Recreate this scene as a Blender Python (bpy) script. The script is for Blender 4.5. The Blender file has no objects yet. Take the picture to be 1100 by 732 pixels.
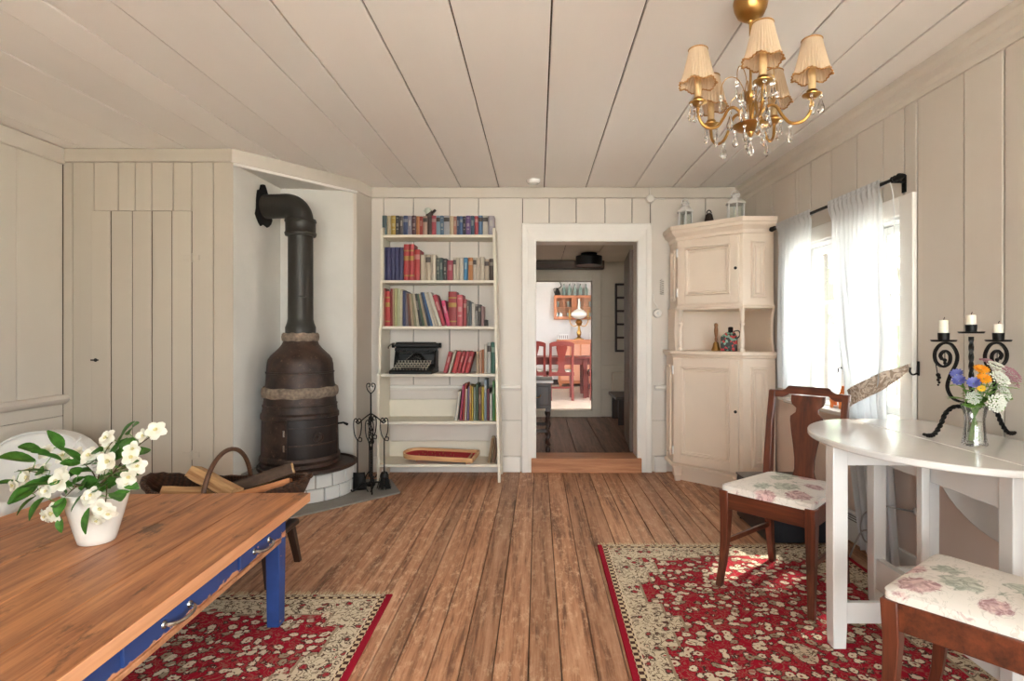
import bpy, bmesh, math, random
from mathutils import Vector, Matrix, Euler

R = math.radians
PI = math.pi
rnd = random.Random(11)
SC = bpy.context.scene
COL = SC.collection

# ------------------------------------------------------------------ colours and node helpers
def lin(h):
    h = h.lstrip('#')
    c = [int(h[i:i + 2], 16) / 255 for i in (0, 2, 4)]
    return tuple((x / 12.92 if x <= .04045 else ((x + .055) / 1.055) ** 2.4) for x in c) + (1.0,)

def mul(c, k):
    return tuple(min(1.0, x * k) for x in c[:3]) + (1.0,)

class G:
    """small wrapper round a node tree"""
    def __init__(self, name):
        self.m = bpy.data.materials.new(name)
        self.m.use_nodes = True
        self.t = self.m.node_tree
        self.t.nodes.clear()
        self.out = self.t.nodes.new('ShaderNodeOutputMaterial')
    def n(self, typ, ins=None, **props):
        nd = self.t.nodes.new(typ)
        for k, v in props.items():
            setattr(nd, k, v)
        for k, v in (ins or {}).items():
            s = nd.inputs[k]
            if isinstance(v, bpy.types.NodeSocket):
                self.t.links.new(v, s)
            else:
                s.default_value = v
        return nd
    def math(self, op, a, b=None, c=None, clamp=False):
        ins = {0: a}
        if b is not None: ins[1] = b
        if c is not None: ins[2] = c
        return self.n('ShaderNodeMath', ins, operation=op, use_clamp=clamp).outputs[0]
    def mix(self, f, a, b, blend='MIX'):
        return self.n('ShaderNodeMix', {0: f, 6: a, 7: b}, data_type='RGBA', blend_type=blend).outputs[2]
    def coords(self, kind='Object', scale=(1, 1, 1)):
        tc = self.n('ShaderNodeTexCoord')
        mp = self.n('ShaderNodeMapping', {'Vector': tc.outputs[kind], 'Scale': scale})
        return mp.outputs[0]
    def noise(self, vec, scale, detail=4, rough=.55, dist=0):
        return self.n('ShaderNodeTexNoise', {'Vector': vec, 'Scale': scale, 'Detail': detail, 'Roughness': rough, 'Distortion': dist}).outputs['Fac']
    def step(self, v, lo, hi):
        return self.n('ShaderNodeMapRange', {'Value': v, 'From Min': lo, 'From Max': hi}, clamp=True).outputs[0]
    def bump(self, h, strength, dist=.01):
        return self.n('ShaderNodeBump', {'Height': h, 'Strength': strength, 'Distance': dist}).outputs[0]
    def bsdf(self, **ins):
        nd = self.n('ShaderNodeBsdfPrincipled')
        for k, v in ins.items():
            k = k.replace('_', ' ')
            if isinstance(v, bpy.types.NodeSocket):
                self.t.links.new(v, nd.inputs[k])
            else:
                nd.inputs[k].default_value = v
        self.t.links.new(nd.outputs[0], self.out.inputs[0])
        return nd
    def tone(self, col):
        """per board shade difference stored on the faces"""
        at = self.n('ShaderNodeAttribute', attribute_name='tone')
        f = self.math('ADD', at.outputs['Fac'], 1.0)
        cc = self.n('ShaderNodeCombineXYZ', {0: f, 1: f, 2: f}).outputs[0]
        return self.mix(1.0, col, cc, 'MULTIPLY')

def paint(name, c, var=.06, rough=.5, metal=0, scale=6, bump=.08, bscale=40, stretch=(1, 1, 1), c2=None, coat=0, spec=None, **extra):
    g = G(name)
    c = lin(c) if isinstance(c, str) else c
    lo = lin(c2) if isinstance(c2, str) else (c2 or mul(c, 1 - var))
    v = g.coords('Object', stretch)
    f = g.step(g.noise(v, scale, 5), .3, .7)
    col = g.tone(g.mix(f, lo, mul(c, 1 + var * .5)))
    kw = dict(Base_Color=col, Roughness=rough, Metallic=metal)
    if bump: kw['Normal'] = g.bump(g.noise(v, bscale, 4), bump, .004)
    if coat: kw['Coat_Weight'] = coat; kw['Coat_Roughness'] = .08
    if spec is not None: kw['Specular_IOR_Level'] = spec
    kw.update(extra)
    g.bsdf(**kw)
    return g.m

def wood(name, dark, light, axis='Y', scale=1.0, rough=.45, bump=.12, coat=0, wear=None, wearamt=.5, knots=True):
    g = G(name)
    st = {'X': (.07, 1, 1), 'Y': (1, .07, 1), 'Z': (1, 1, .07)}[axis]
    v = g.coords('Object', st)
    n1 = g.noise(v, 14 * scale, 6, .6, .6)
    n2 = g.noise(v, 70 * scale, 3, .6)
    f = g.math('ADD', g.math('MULTIPLY', n1, .75), g.math('MULTIPLY', n2, .25))
    col = g.mix(g.step(f, .36, .64), lin(dark), lin(light))
    if wear:
        w = g.noise(g.coords('Object', tuple(.3 + .7 * s for s in st)), 9 * scale, 8, .72)
        col = g.mix(g.math('MULTIPLY', g.step(w, .56, .66), wearamt), col, lin(wear))
    col = g.tone(col)
    kw = dict(Base_Color=col, Roughness=rough, Normal=g.bump(f, bump, .004))
    if coat: kw['Coat_Weight'] = coat; kw['Coat_Roughness'] = .15
    g.bsdf(**kw)
    return g.m

# ------------------------------------------------------------------ mesh builder
class MB:
    def __init__(self):
        self.v, self.f, self.mi, self.tn = [], [], [], []
    def add(self, vs, fs, M=None, mi=0, tone=0.0):
        b = len(self.v)
        for p in vs:
            p = Vector(p)
            self.v.append(M @ p if M is not None else p)
        for q in fs:
            self.f.append(tuple(b + i for i in q))
            self.mi.append(mi); self.tn.append(tone)
        return self
    def box(self, x0, x1, y0, y1, z0, z1, M=None, mi=0, tone=0.0):
        vs = [(x, y, z) for z in (z0, z1) for y in (y0, y1) for x in (x0, x1)]
        fs = [(0, 2, 3, 1), (4, 5, 7, 6), (0, 1, 5, 4), (2, 6, 7, 3), (0, 4, 6, 2), (1, 3, 7, 5)]
        return self.add(vs, fs, M, mi, tone)
    def bx(self, cx, cy, cz, sx, sy, sz, M=None, **k):
        return self.box(cx - sx / 2, cx + sx / 2, cy - sy / 2, cy + sy / 2, cz - sz / 2, cz + sz / 2, M, **k)
    def hexa(self, bot, top, M=None, mi=0, tone=0.0):
        """bot and top: equal length rings"""
        return self.loft([bot, top], M, mi=mi, tone=tone)
    def loft(self, rings, M=None, caps=True, closed=False, mi=0, tone=0.0):
        n = len(rings[0]); vs = [p for r in rings for p in r]; fs = []
        m = len(rings)
        for i in range(m if closed else m - 1):
            a, b = i * n, ((i + 1) % m) * n
            for j in range(n):
                k = (j + 1) % n
                fs.append((a + j, a + k, b + k, b + j))
        if caps and not closed:
            fs.append(tuple(range(n - 1, -1, -1)))
            fs.append(tuple((m - 1) * n + j for j in range(n)))
        return self.add(vs, fs, M, mi, tone)
    def prism(self, poly, z0, z1, M=None, **k):
        return self.loft([[(x, y, z0) for x, y in poly], [(x, y, z1) for x, y in poly]], M, **k)
    def lathe(self, prof, n=24, c=(0, 0, 0), M=None, a0=0, sx=1, sy=1, **k):
        vs, idx = [], []
        for r, z in prof:
            if r < 1e-6:
                idx.append([len(vs)] * n); vs.append((c[0], c[1], c[2] + z))
            else:
                s = len(vs)
                for j in range(n):
                    a = a0 + 2 * PI * j / n
                    vs.append((c[0] + r * sx * math.cos(a), c[1] + r * sy * math.sin(a), c[2] + z))
                idx.append(list(range(s, s + n)))
        fs = []
        for i in range(len(prof) - 1):
            A, B = idx[i], idx[i + 1]
            for j in range(n):
                q = [A[j], A[(j + 1) % n], B[(j + 1) % n], B[j]]
                u = []
                for t in q:
                    if t not in u: u.append(t)
                if len(u) > 2: fs.append(tuple(u))
        if prof[0][0] > 1e-6: fs.append(tuple(reversed(idx[0])))
        if prof[-1][0] > 1e-6: fs.append(tuple(idx[-1]))
        return self.add(vs, fs, M, **k)
    def tube(self, pts, r, n=8, closed=False, M=None, flat=None, twist=0, **k):
        pts = [Vector(p) for p in pts]
        m = len(pts)
        rs = r if isinstance(r, (list, tuple)) else [r] * m
        rings = []; ref = None
        for i, p in enumerate(pts):
            a = pts[(i - 1) % m] if (closed or i > 0) else p
            b = pts[(i + 1) % m] if (closed or i < m - 1) else p
            t = (b - a)
            t = t.normalized() if t.length > 1e-9 else Vector((0, 0, 1))
            if ref is None:
                ref = Vector((0, 0, 1)) if abs(t.z) < .9 else Vector((0, 1, 0))
            u = ref - t * ref.dot(t)
            if u.length < 1e-6:
                u = Vector((1, 0, 0)) - t * t.x
            u.normalize(); w = t.cross(u); ref = u
            fx, fy = flat or (1, 1)
            ring = []
            for j in range(n):
                an = 2 * PI * (j + .5) / n + twist * i
                ring.append(p + u * (math.cos(an) * rs[i] * fx) + w * (math.sin(an) * rs[i] * fy))
            rings.append(ring)
        return self.loft(rings, M, caps=not closed, closed=closed, **k)
    def grid(self, fn, nu, nv, M=None, closed_u=False, **k):
        vs = [fn(i / nu, j / nv) for j in range(nv + 1) for i in range(nu + (0 if closed_u else 1))]
        w = nu if closed_u else nu + 1
        fs = []
        for j in range(nv):
            for i in range(nu):
                i2 = (i + 1) % w
                fs.append((j * w + i, j * w + i2, (j + 1) * w + i2, (j + 1) * w + i))
        return self.add(vs, fs, M, **k)
    def ball(self, c, r, n=12, m=8, sz=1, M=None, **k):
        return self.lathe([(r * math.sin(PI * i / m), -r * sz * math.cos(PI * i / m)) for i in range(m + 1)], n, c, M, **k)
    def mesh(self, name, mats, smooth=True, angle=38):
        me = bpy.data.meshes.new(name)
        me.from_pydata([tuple(v) for v in self.v], [], self.f)
        for m in (mats if isinstance(mats, (list, tuple)) else [mats]):
            me.materials.append(m)
        bm = bmesh.new(); bm.from_mesh(me)
        bm.faces.ensure_lookup_table()
        for i, fc in enumerate(bm.faces):
            fc.material_index = self.mi[i]
        lay = bm.faces.layers.float.new('tone')
        for i, fc in enumerate(bm.faces):
            fc[lay] = self.tn[i]
        bmesh.ops.recalc_face_normals(bm, faces=bm.faces)
        bm.to_mesh(me); bm.free()
        if smooth:
            me.shade_smooth(); me.set_sharp_from_angle(angle=R(angle))
        return me
    def build(self, name, mats, parent=None, world=False, bevel=0, smooth=True, angle=38, solid=0, sub=0, seg=2):
        if world and parent is not None:
            Mi = wm(parent).inverted()
            self.v = [Mi @ p for p in self.v]
        me = self.mesh(name, mats, smooth, angle)
        o = bpy.data.objects.new(name, me); COL.objects.link(o)
        if parent is not None: o.parent = parent
        if solid:
            s = o.modifiers.new('thickness', 'SOLIDIFY'); s.thickness = solid; s.offset = 0
        if sub:
            s = o.modifiers.new('smooth', 'SUBSURF'); s.levels = sub; s.render_levels = sub
        if bevel:
            b = o.modifiers.new('edge', 'BEVEL'); b.width = bevel; b.segments = seg
            b.limit_method = 'ANGLE'; b.angle_limit = R(35)
        return o

def wm(o):
    M = o.matrix_basis.copy()
    while o.parent is not None:
        o = o.parent
        M = o.matrix_basis @ M
    return M

def tag(o, label, cat, group=None):
    o['label'] = label; o['category'] = cat
    if group: o['group'] = group
    return o

def thing(name, label, cat, loc=(0, 0, 0), rz=0, group=None, rot=None):
    o = bpy.data.objects.new(name, None); COL.objects.link(o)
    o.empty_display_size = .05
    o.location = loc; o.rotation_euler = rot if rot is not None else (0, 0, rz)
    return tag(o, label, cat, group)

def struct_root(name, loc=(0, 0, 0), rz=0):
    o = bpy.data.objects.new(name, None); COL.objects.link(o)
    o.empty_display_size = .05
    o.location = loc; o.rotation_euler = (0, 0, rz)
    o['kind'] = 'structure'
    return o

def struct(name, mb, mats, **k):
    o = mb.build(name, mats, **k); o['kind'] = 'structure'
    return o

def inst(name, me, parent, M, label=None):
    o = bpy.data.objects.new(name, me); COL.objects.link(o)
    o.parent = parent; o.matrix_basis = M
    if label: o['label'] = label
    return o

def kids(o):
    return [c for c in bpy.data.objects if c.parent is o]

def dup(root, loc, rz, label, group=None):
    def cp(o, par):
        c = o.copy(); COL.objects.link(c)
        if par is not None: c.parent = par
        for ch in list(o.children):
            cp(ch, c)
        return c
    r = cp(root, None)
    r.location = loc; r.rotation_euler = (0, 0, rz); r['label'] = label
    if group: r['group'] = group
    return r

def smooth_path(pts, k=8, closed=False):
    """Catmull-Rom through pts"""
    P = [Vector(p) for p in pts]; out = []
    m = len(P)
    rng = range(m) if closed else range(m - 1)
    for i in rng:
        p0 = P[(i - 1) % m] if (closed or i > 0) else P[i]
        p1 = P[i]; p2 = P[(i + 1) % m]
        p3 = P[(i + 2) % m] if (closed or i + 2 < m) else p2
        for j in range(k):
            t = j / k
            out.append(.5 * ((2 * p1) + (p2 - p0) * t + (2 * p0 - 5 * p1 + 4 * p2 - p3) * t * t + (3 * p1 - p0 - 3 * p2 + p3) * t ** 3))
    if not closed: out.append(P[-1])
    return out

def frame(origin, xdir, zdir=(0, 0, 1)):
    x = Vector(xdir).normalized(); z = Vector(zdir).normalized()
    y = z.cross(x).normalized(); z = x.cross(y)
    M = Matrix((x, y, z)).transposed().to_4x4()
    M.translation = Vector(origin)
    return M

def offset_front(poly, ds):
    """push edge i of a plan polygon outwards by ds[i]; returns the new corners"""
    n = len(poly)
    area = sum(poly[i][0] * poly[(i + 1) % n][1] - poly[(i + 1) % n][0] * poly[i][1] for i in range(n))
    s = 1 if area > 0 else -1
    L = []
    for i in range(n):
        a, b = Vector(poly[i]), Vector(poly[(i + 1) % n])
        d = (b - a).normalized(); nn = Vector((d.y, -d.x)) * s
        L.append((a + nn * ds[i], d))
    out = []
    for i in range(n):
        (p, d), (q, e) = L[i - 1], L[i]
        den = d.x * e.y - d.y * e.x
        t = ((q.x - p.x) * e.y - (q.y - p.y) * e.x) / den
        out.append((p.x + d.x * t, p.y + d.y * t))
    return out

ORD = ('first second third fourth fifth sixth seventh eighth ninth tenth eleventh twelfth thirteenth fourteenth fifteenth sixteenth '
       'seventeenth eighteenth nineteenth twentieth twenty-first twenty-second twenty-third twenty-fourth twenty-fifth twenty-sixth '
       'twenty-seventh twenty-eighth twenty-ninth thirtieth thirty-first thirty-second thirty-third thirty-fourth thirty-fifth '
       'thirty-sixth thirty-seventh thirty-eighth').split()
SKY, SUN, EXPO = 3.6, 11.0, 2.5
# ------------------------------------------------------------------ materials
M_wall = paint('aged white wall paint', '#cfc6bb', var=.05, rough=.55, scale=2.5, bump=.12, bscale=30, stretch=(1, 1, .35))
M_left = paint('greyish white wall paint', '#cdc5b9', var=.05, rough=.55, scale=2.5, bump=.12, bscale=30, stretch=(1, 1, .35))
M_wallb = paint('whiter back wall paint', '#dcd4cb', var=.04, rough=.5, scale=2.5, bump=.1, bscale=30, stretch=(1, 1, .35))  # back wall only: a whiter copy of the wall paint
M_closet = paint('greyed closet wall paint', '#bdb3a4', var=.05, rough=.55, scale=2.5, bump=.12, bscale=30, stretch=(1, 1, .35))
M_trim = paint('white trim paint', '#e7e3dd', var=.04, rough=.42, scale=5, bump=.06, bscale=30)
M_ceil = paint('white ceiling paint', '#efebe7', var=.05, rough=.55, scale=1.6, bump=.08, bscale=22, stretch=(1, .2, 1))
M_gap = paint('dark gap between boards', '#4b3d30', rough=.9, bump=0)
M_plaster = paint('white plaster', '#dcd9d2', var=.07, rough=.7, scale=3, bump=.55, bscale=14)
M_dado = paint('warm white dado with pink bounce', '#e2cec2', var=.04, rough=.5, scale=3, bump=.08)  # pink bounce from the rug and sun is mixed into this colour
M_white = paint('glossy white paint', '#e6e6e4', var=.03, rough=.22, scale=6, bump=.04, coat=.5)
M_cab = paint('cream cabinet paint', '#ecdccb', var=.03, rough=.38, scale=5, bump=.04, bscale=30)
M_shelf = paint('cream shelf paint', '#e0d9c9', var=.04, rough=.45, scale=4, bump=.05)
M_hall = paint('beige hall wall paint', '#cdc2b2', var=.06, rough=.6, scale=3, bump=.08)  # one even beige for hall walls, casings and heater
M_kwall = paint('kitchen white paint', '#d3d1d0', var=.03, rough=.6, bump=.03)
M_black = paint('black iron', '#1d1b1a', var=.25, rough=.45, metal=.6, scale=30, bump=.25, bscale=90)
M_blackp = paint('black enamel', '#0f0f0f', var=.2, rough=.42, scale=20, bump=.03, spec=.3)
M_brass = paint('brass', '#b98f52', var=.15, rough=.3, metal=1, scale=18, bump=.05)
M_chrome = paint('worn steel', '#b9bab8', var=.15, rough=.25, metal=1, scale=30, bump=.05)
M_candle = paint('white wax', '#efe9dc', var=.02, rough=.4, bump=0, Subsurface_Weight=.2)
M_wick = paint('burnt wick', '#1c1815', rough=.9, bump=0)
M_wicker = None
M_red = paint('red painted wood', '#66190f', var=.12, rough=.4, scale=8)
M_orangewood = paint('red brown painted wood', '#c07850', var=.1, rough=.45, scale=8)
M_mahog = wood('mahogany chair wood', '#3a1a10', '#743a24', 'Z', 1.6, .33, .06, coat=.25)
M_mahogx = wood('mahogany rail wood', '#3a1a10', '#703720', 'X', 1.6, .33, .06, coat=.25)
M_dark = wood('dark stained wood', '#20130d', '#3c2418', 'Z', 1.5, .4, .08)
M_top = wood('worn pine table top', '#80482a', '#c98a5a', 'Y', 1.6, .42, .3, wear='#4f2b18', wearamt=.85)
M_thresh = wood('bare pine threshold', '#9a623f', '#c58d66', 'X', 1.2, .5, .12)
M_birch = wood('pale wood', '#c08a5a', '#dfb586', 'X', 1.5, .4, .05)
M_log = wood('split firewood', '#9a6f47', '#d0a878', 'X', 2.5, .8, .3)
M_bark = paint('log bark', '#4a382b', var=.35, rough=.95, scale=25, bump=.9, bscale=50)
M_soot = paint('soot', '#15120f', var=.3, rough=.95, scale=12)
M_page = paint('book pages', '#d9cfb8', var=.08, rough=.8, scale=60, bump=.2, bscale=200, stretch=(8, .3, .3))
M_glaze = paint('white glazed pottery', '#e4e0d8', var=.02, rough=.22, scale=8, bump=.25, bscale=55)
M_stem = paint('green stem', '#64903a', var=.2, rough=.5, bump=0)
M_twig = paint('brown twig', '#5a4a30', var=.2, rough=.7, bump=.2)
M_bounce = paint('pale bounce ground', '#dcd8d1', var=.15, rough=.95, scale=3, bump=.4)  # invented pale ground, brightened to bounce daylight up to the ceiling
M_slab = paint('grey hearth slab', '#8d8983', var=.12, rough=.7, scale=7, bump=.25, bscale=25)
M_hallfloor = None
M_linen = paint('white linen cover', '#dedcd8', var=.04, rough=.85, scale=8, bump=.35, bscale=160)
M_tin = None

def leafmat(name, a, b, trans=.25):
    g = G(name)
    v = g.coords('Object')
    col = g.mix(g.step(g.noise(v, 30, 3), .3, .7), lin(a), lin(b))
    d = g.n('ShaderNodeBsdfPrincipled', {'Base Color': col, 'Roughness': .4})
    tr = g.n('ShaderNodeBsdfTranslucent', {'Color': col})
    mx = g.n('ShaderNodeMixShader', {0: trans, 1: d.outputs[0], 2: tr.outputs[0]})
    g.t.links.new(mx.outputs[0], g.out.inputs[0])
    return g.m
M_leaf = leafmat('deep green leaf', '#2f5a1c', '#548a35')
M_leafl = leafmat('light green leaf', '#5c9032', '#8cbc50', .35)
M_petal = leafmat('cream white petal', '#f0ebd8', '#f8f5ea', .3)
M_orange = leafmat('orange petal', '#e88a10', '#f5b52a', .3)
M_blue = leafmat('blue violet petal', '#4a509c', '#7f86c8', .3)
M_pink = leafmat('dusty pink petal', '#a8707e', '#d8a9b0', .3)
M_umbel = leafmat('small white petal', '#dfe4d6', '#f4f5ec', .3)
M_yellow = paint('yellow flower centre', '#e0b030', rough=.7, bump=0)
M_tree = leafmat('tree foliage', '#6d8a66', '#a3b894', .35)
M_trunk = paint('tree trunk bark', '#6b5a48', var=.3, rough=.9, scale=10, bump=.6)

def glassmat(name, tint=(1, 1, 1, 1), refl=.12):
    g = G(name)
    t = g.n('ShaderNodeBsdfTransparent', {'Color': tint})
    s = g.n('ShaderNodeBsdfGlossy', {'Color': (1, 1, 1, 1), 'Roughness': .02})
    fr = g.n('ShaderNodeLayerWeight', {'Blend': .25})
    f = g.math('ADD', g.math('MULTIPLY', fr.outputs['Fresnel'], .8), refl * .3, clamp=True)
    mx = g.n('ShaderNodeMixShader', {0: f, 1: t.outputs[0], 2: s.outputs[0]})
    g.t.links.new(mx.outputs[0], g.out.inputs[0])
    return g.m
M_pane = glassmat('window glass', (.97, .99, .98, 1), .1)
M_vase = glassmat('clear vase glass', (.985, .99, .985, 1), .25)
M_bottle = glassmat('green bottle glass', (.45, .6, .55, 1), .4)
g = G('cut crystal')
g.bsdf(Base_Color=(1, 1, 1, 1), Roughness=.02, Transmission_Weight=1.0, IOR=1.5)
M_crystal = g.m

def sheer(name, c, transp=.28, transl=.55):
    g = G(name)
    v = g.coords('Object', (220, 220, 220))
    w = g.noise(v, 3, 2)
    tex = g.mix(w, lin(c), mul(lin(c), .9))
    d = g.n('ShaderNodeBsdfDiffuse', {'Color': tex})
    tr = g.n('ShaderNodeBsdfTranslucent', {'Color': tex})
    m1 = g.n('ShaderNodeMixShader', {0: transl, 1: d.outputs[0], 2: tr.outputs[0]})
    tp = g.n('ShaderNodeBsdfTransparent', {'Color': (1, 1, 1, 1)})
    m2 = g.n('ShaderNodeMixShader', {0: transp, 1: m1.outputs[0], 2: tp.outputs[0]})
    g.t.links.new(m2.outputs[0], g.out.inputs[0])
    return g.m
M_sheer = sheer('sheer white curtain', '#e2e4e6', .12, .42)
M_shade = sheer('pleated cream lampshade', '#e6cfb2', 0.0, .35)
M_opal = paint('opal glass', '#f2efe8', rough=.2, bump=0)

# ---- floor boards
def floor_mat(name, dark, mid, light, rough=.5, fleck='#d6b394', amt=.85):
    g = G(name)
    v = g.coords('Object', (1, .05, 1))
    n1 = g.noise(v, 22, 7, .62, .5)
    n2 = g.noise(v, 110, 3, .6)
    f = g.math('ADD', g.math('MULTIPLY', n1, .7), g.math('MULTIPLY', n2, .3))
    col = g.mix(g.step(f, .38, .5), lin(dark), lin(mid))
    col = g.mix(g.step(f, .5, .68), col, lin(light))
    w = g.noise(g.coords('Object', (1, .35, 1)), 34, 9, .78)
    big = g.noise(g.coords('Object', (1, .6, 1)), 1.8, 3, .5)
    col = g.mix(g.math('MULTIPLY', g.math('MULTIPLY', g.step(w, .5, .62), g.step(big, .32, .55)), amt), col, lin(fleck))
    scr = g.noise(g.coords('Object', (1, .4, 1)), 55, 6, .8)
    col = g.mix(g.math('MULTIPLY', g.step(scr, .62, .7), .5), col, lin('#4a2c18'))
    col = g.tone(col)
    g.bsdf(Base_Color=col, Roughness=g.n('ShaderNodeMapRange', {'Value': w, 'To Min': rough - .14, 'To Max': rough + .18}).outputs[0],
           Normal=g.bump(f, .18, .004), Specular_IOR_Level=.4)
    return g.m
M_floor = floor_mat('worn pine floor boards', '#6b442e', '#ab7a5a', '#cba081')
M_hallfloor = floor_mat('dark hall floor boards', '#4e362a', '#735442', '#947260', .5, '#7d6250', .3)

# ---- woven wicker
g = G('brown wicker')
v = g.coords('Object')
w1 = g.n('ShaderNodeTexWave', {'Vector': v, 'Scale': 55, 'Distortion': 1.0, 'Detail': 1}, wave_type='BANDS', bands_direction='Z').outputs['Fac']
w2 = g.n('ShaderNodeTexWave', {'Vector': v, 'Scale': 22, 'Distortion': 1.0, 'Detail': 1}, wave_type='BANDS', bands_direction='X').outputs['Fac']
hh = g.math('MULTIPLY', w1, g.math('ADD', g.math('MULTIPLY', w2, .6), .4))
g.bsdf(Base_Color=g.mix(hh, lin('#1d110b'), lin('#6a4128')), Roughness=.5, Normal=g.bump(hh, 1.0, .006))
M_wicker = g.m

# ---- stove iron
g = G('rusty cast iron')
v = g.coords('Object')
r1 = g.step(g.noise(v, 7, 8, .65), .4, .68)
col = g.mix(r1, lin('#2a1f1a'), lin('#513b30'))
col = g.mix(g.step(g.noise(v, 40, 5, .7), .6, .7), col, lin('#6a5446'))
g.bsdf(Base_Color=col, Metallic=.25, Roughness=.5, Normal=g.bump(g.noise(v, 45, 6), .35, .004))
M_iron = g.m
M_pipe = paint('grey black stovepipe', '#2c2b28', var=.3, rough=.42, metal=.35, scale=9, bump=.2, bscale=30, c2='#34302a')
M_cement = paint('crumbling cement seal', '#8a7a6a', var=.45, rough=.95, scale=45, bump=1.0, bscale=60)

# ---- blue distressed paint with bare pine showing through
g = G('distressed blue paint')
v = g.coords('Object', (1, .35, 1))
tc = g.n('ShaderNodeTexCoord')
sx = g.n('ShaderNodeSeparateXYZ', {0: tc.outputs['Object']})
bare = g.mix(g.step(g.noise(g.coords('Object', (1, .08, 1)), 30, 4), .35, .65), lin('#a8683f'), lin('#dca37a'))
blue = g.mix(g.step(g.noise(v, 5, 4), .3, .7), lin('#1c3468'), lin('#2d4c8c'))
edge = g.step(sx.outputs[2], .375, .352)      # the lower edge of the apron is rubbed bare
legz = g.step(sx.outputs[2], .335, .345)
edge = g.math('MULTIPLY', edge, legz)
nn = g.noise(g.coords('Object', (1, .5, 1)), 16, 8, .7)
worn = g.step(g.math('ADD', nn, g.math('MULTIPLY', edge, .2)), .62, .65)
g.bsdf(Base_Color=g.mix(worn, blue, bare), Roughness=.45, Normal=g.bump(g.math('SUBTRACT', 1.0, worn), .4, .003))
M_bluep = g.m

# ---- floral seat fabric
g = G('floral seat fabric')
v = g.coords('Object')
wob = g.n('ShaderNodeMix', {0: .06, 4: v, 5: g.n('ShaderNodeTexNoise', {'Vector': v, 'Scale': 14, 'Detail': 3}).outputs['Color']}, data_type='VECTOR').outputs[1]
vo = g.n('ShaderNodeTexVoronoi', {'Vector': wob, 'Scale': 8.5, 'Randomness': 1}, feature='F1')
pet = g.noise(wob, 34, 4, .6, 1.5)
rose = g.step(g.math('ADD', vo.outputs['Distance'], g.math('MULTIPLY', pet, .35)), .62, .54)
pick = g.n('ShaderNodeSeparateColor', {0: vo.outputs['Color']}).outputs[0]
c1 = g.mix(g.step(pet, .4, .6), lin('#8c4a56'), lin('#dcb4b0'))
c2 = g.mix(g.step(pet, .4, .6), lin('#7f8a78'), lin('#c5c8b8'))
fl = g.mix(g.math('GREATER_THAN', pick, .5), c1, c2)
lines = g.step(g.math('ABSOLUTE', g.math('SUBTRACT', g.noise(wob, 11, 3, .5, 2.0), .5)), .02, .008)
base = g.mix(g.math('MULTIPLY', lines, .28), lin('#e4ddd4'), lin('#8a8878'))
col = g.mix(g.math('MULTIPLY', rose, .8), base, fl)
g.bsdf(Base_Color=col, Roughness=.85, Normal=g.bump(g.noise(v, 300, 2), .3, .002), Sheen_Weight=.1)
M_fabric = g.m

# ---- printed band on the curtain
g = G('printed tieback fabric')
v = g.coords('Object')
p = g.noise(v, 22, 4, .6, 2.5)
g.bsdf(Base_Color=g.mix(g.step(p, .46, .56), lin('#e0d3c4'), lin('#a5917f')), Roughness=.9)
M_band = g.m

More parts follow.
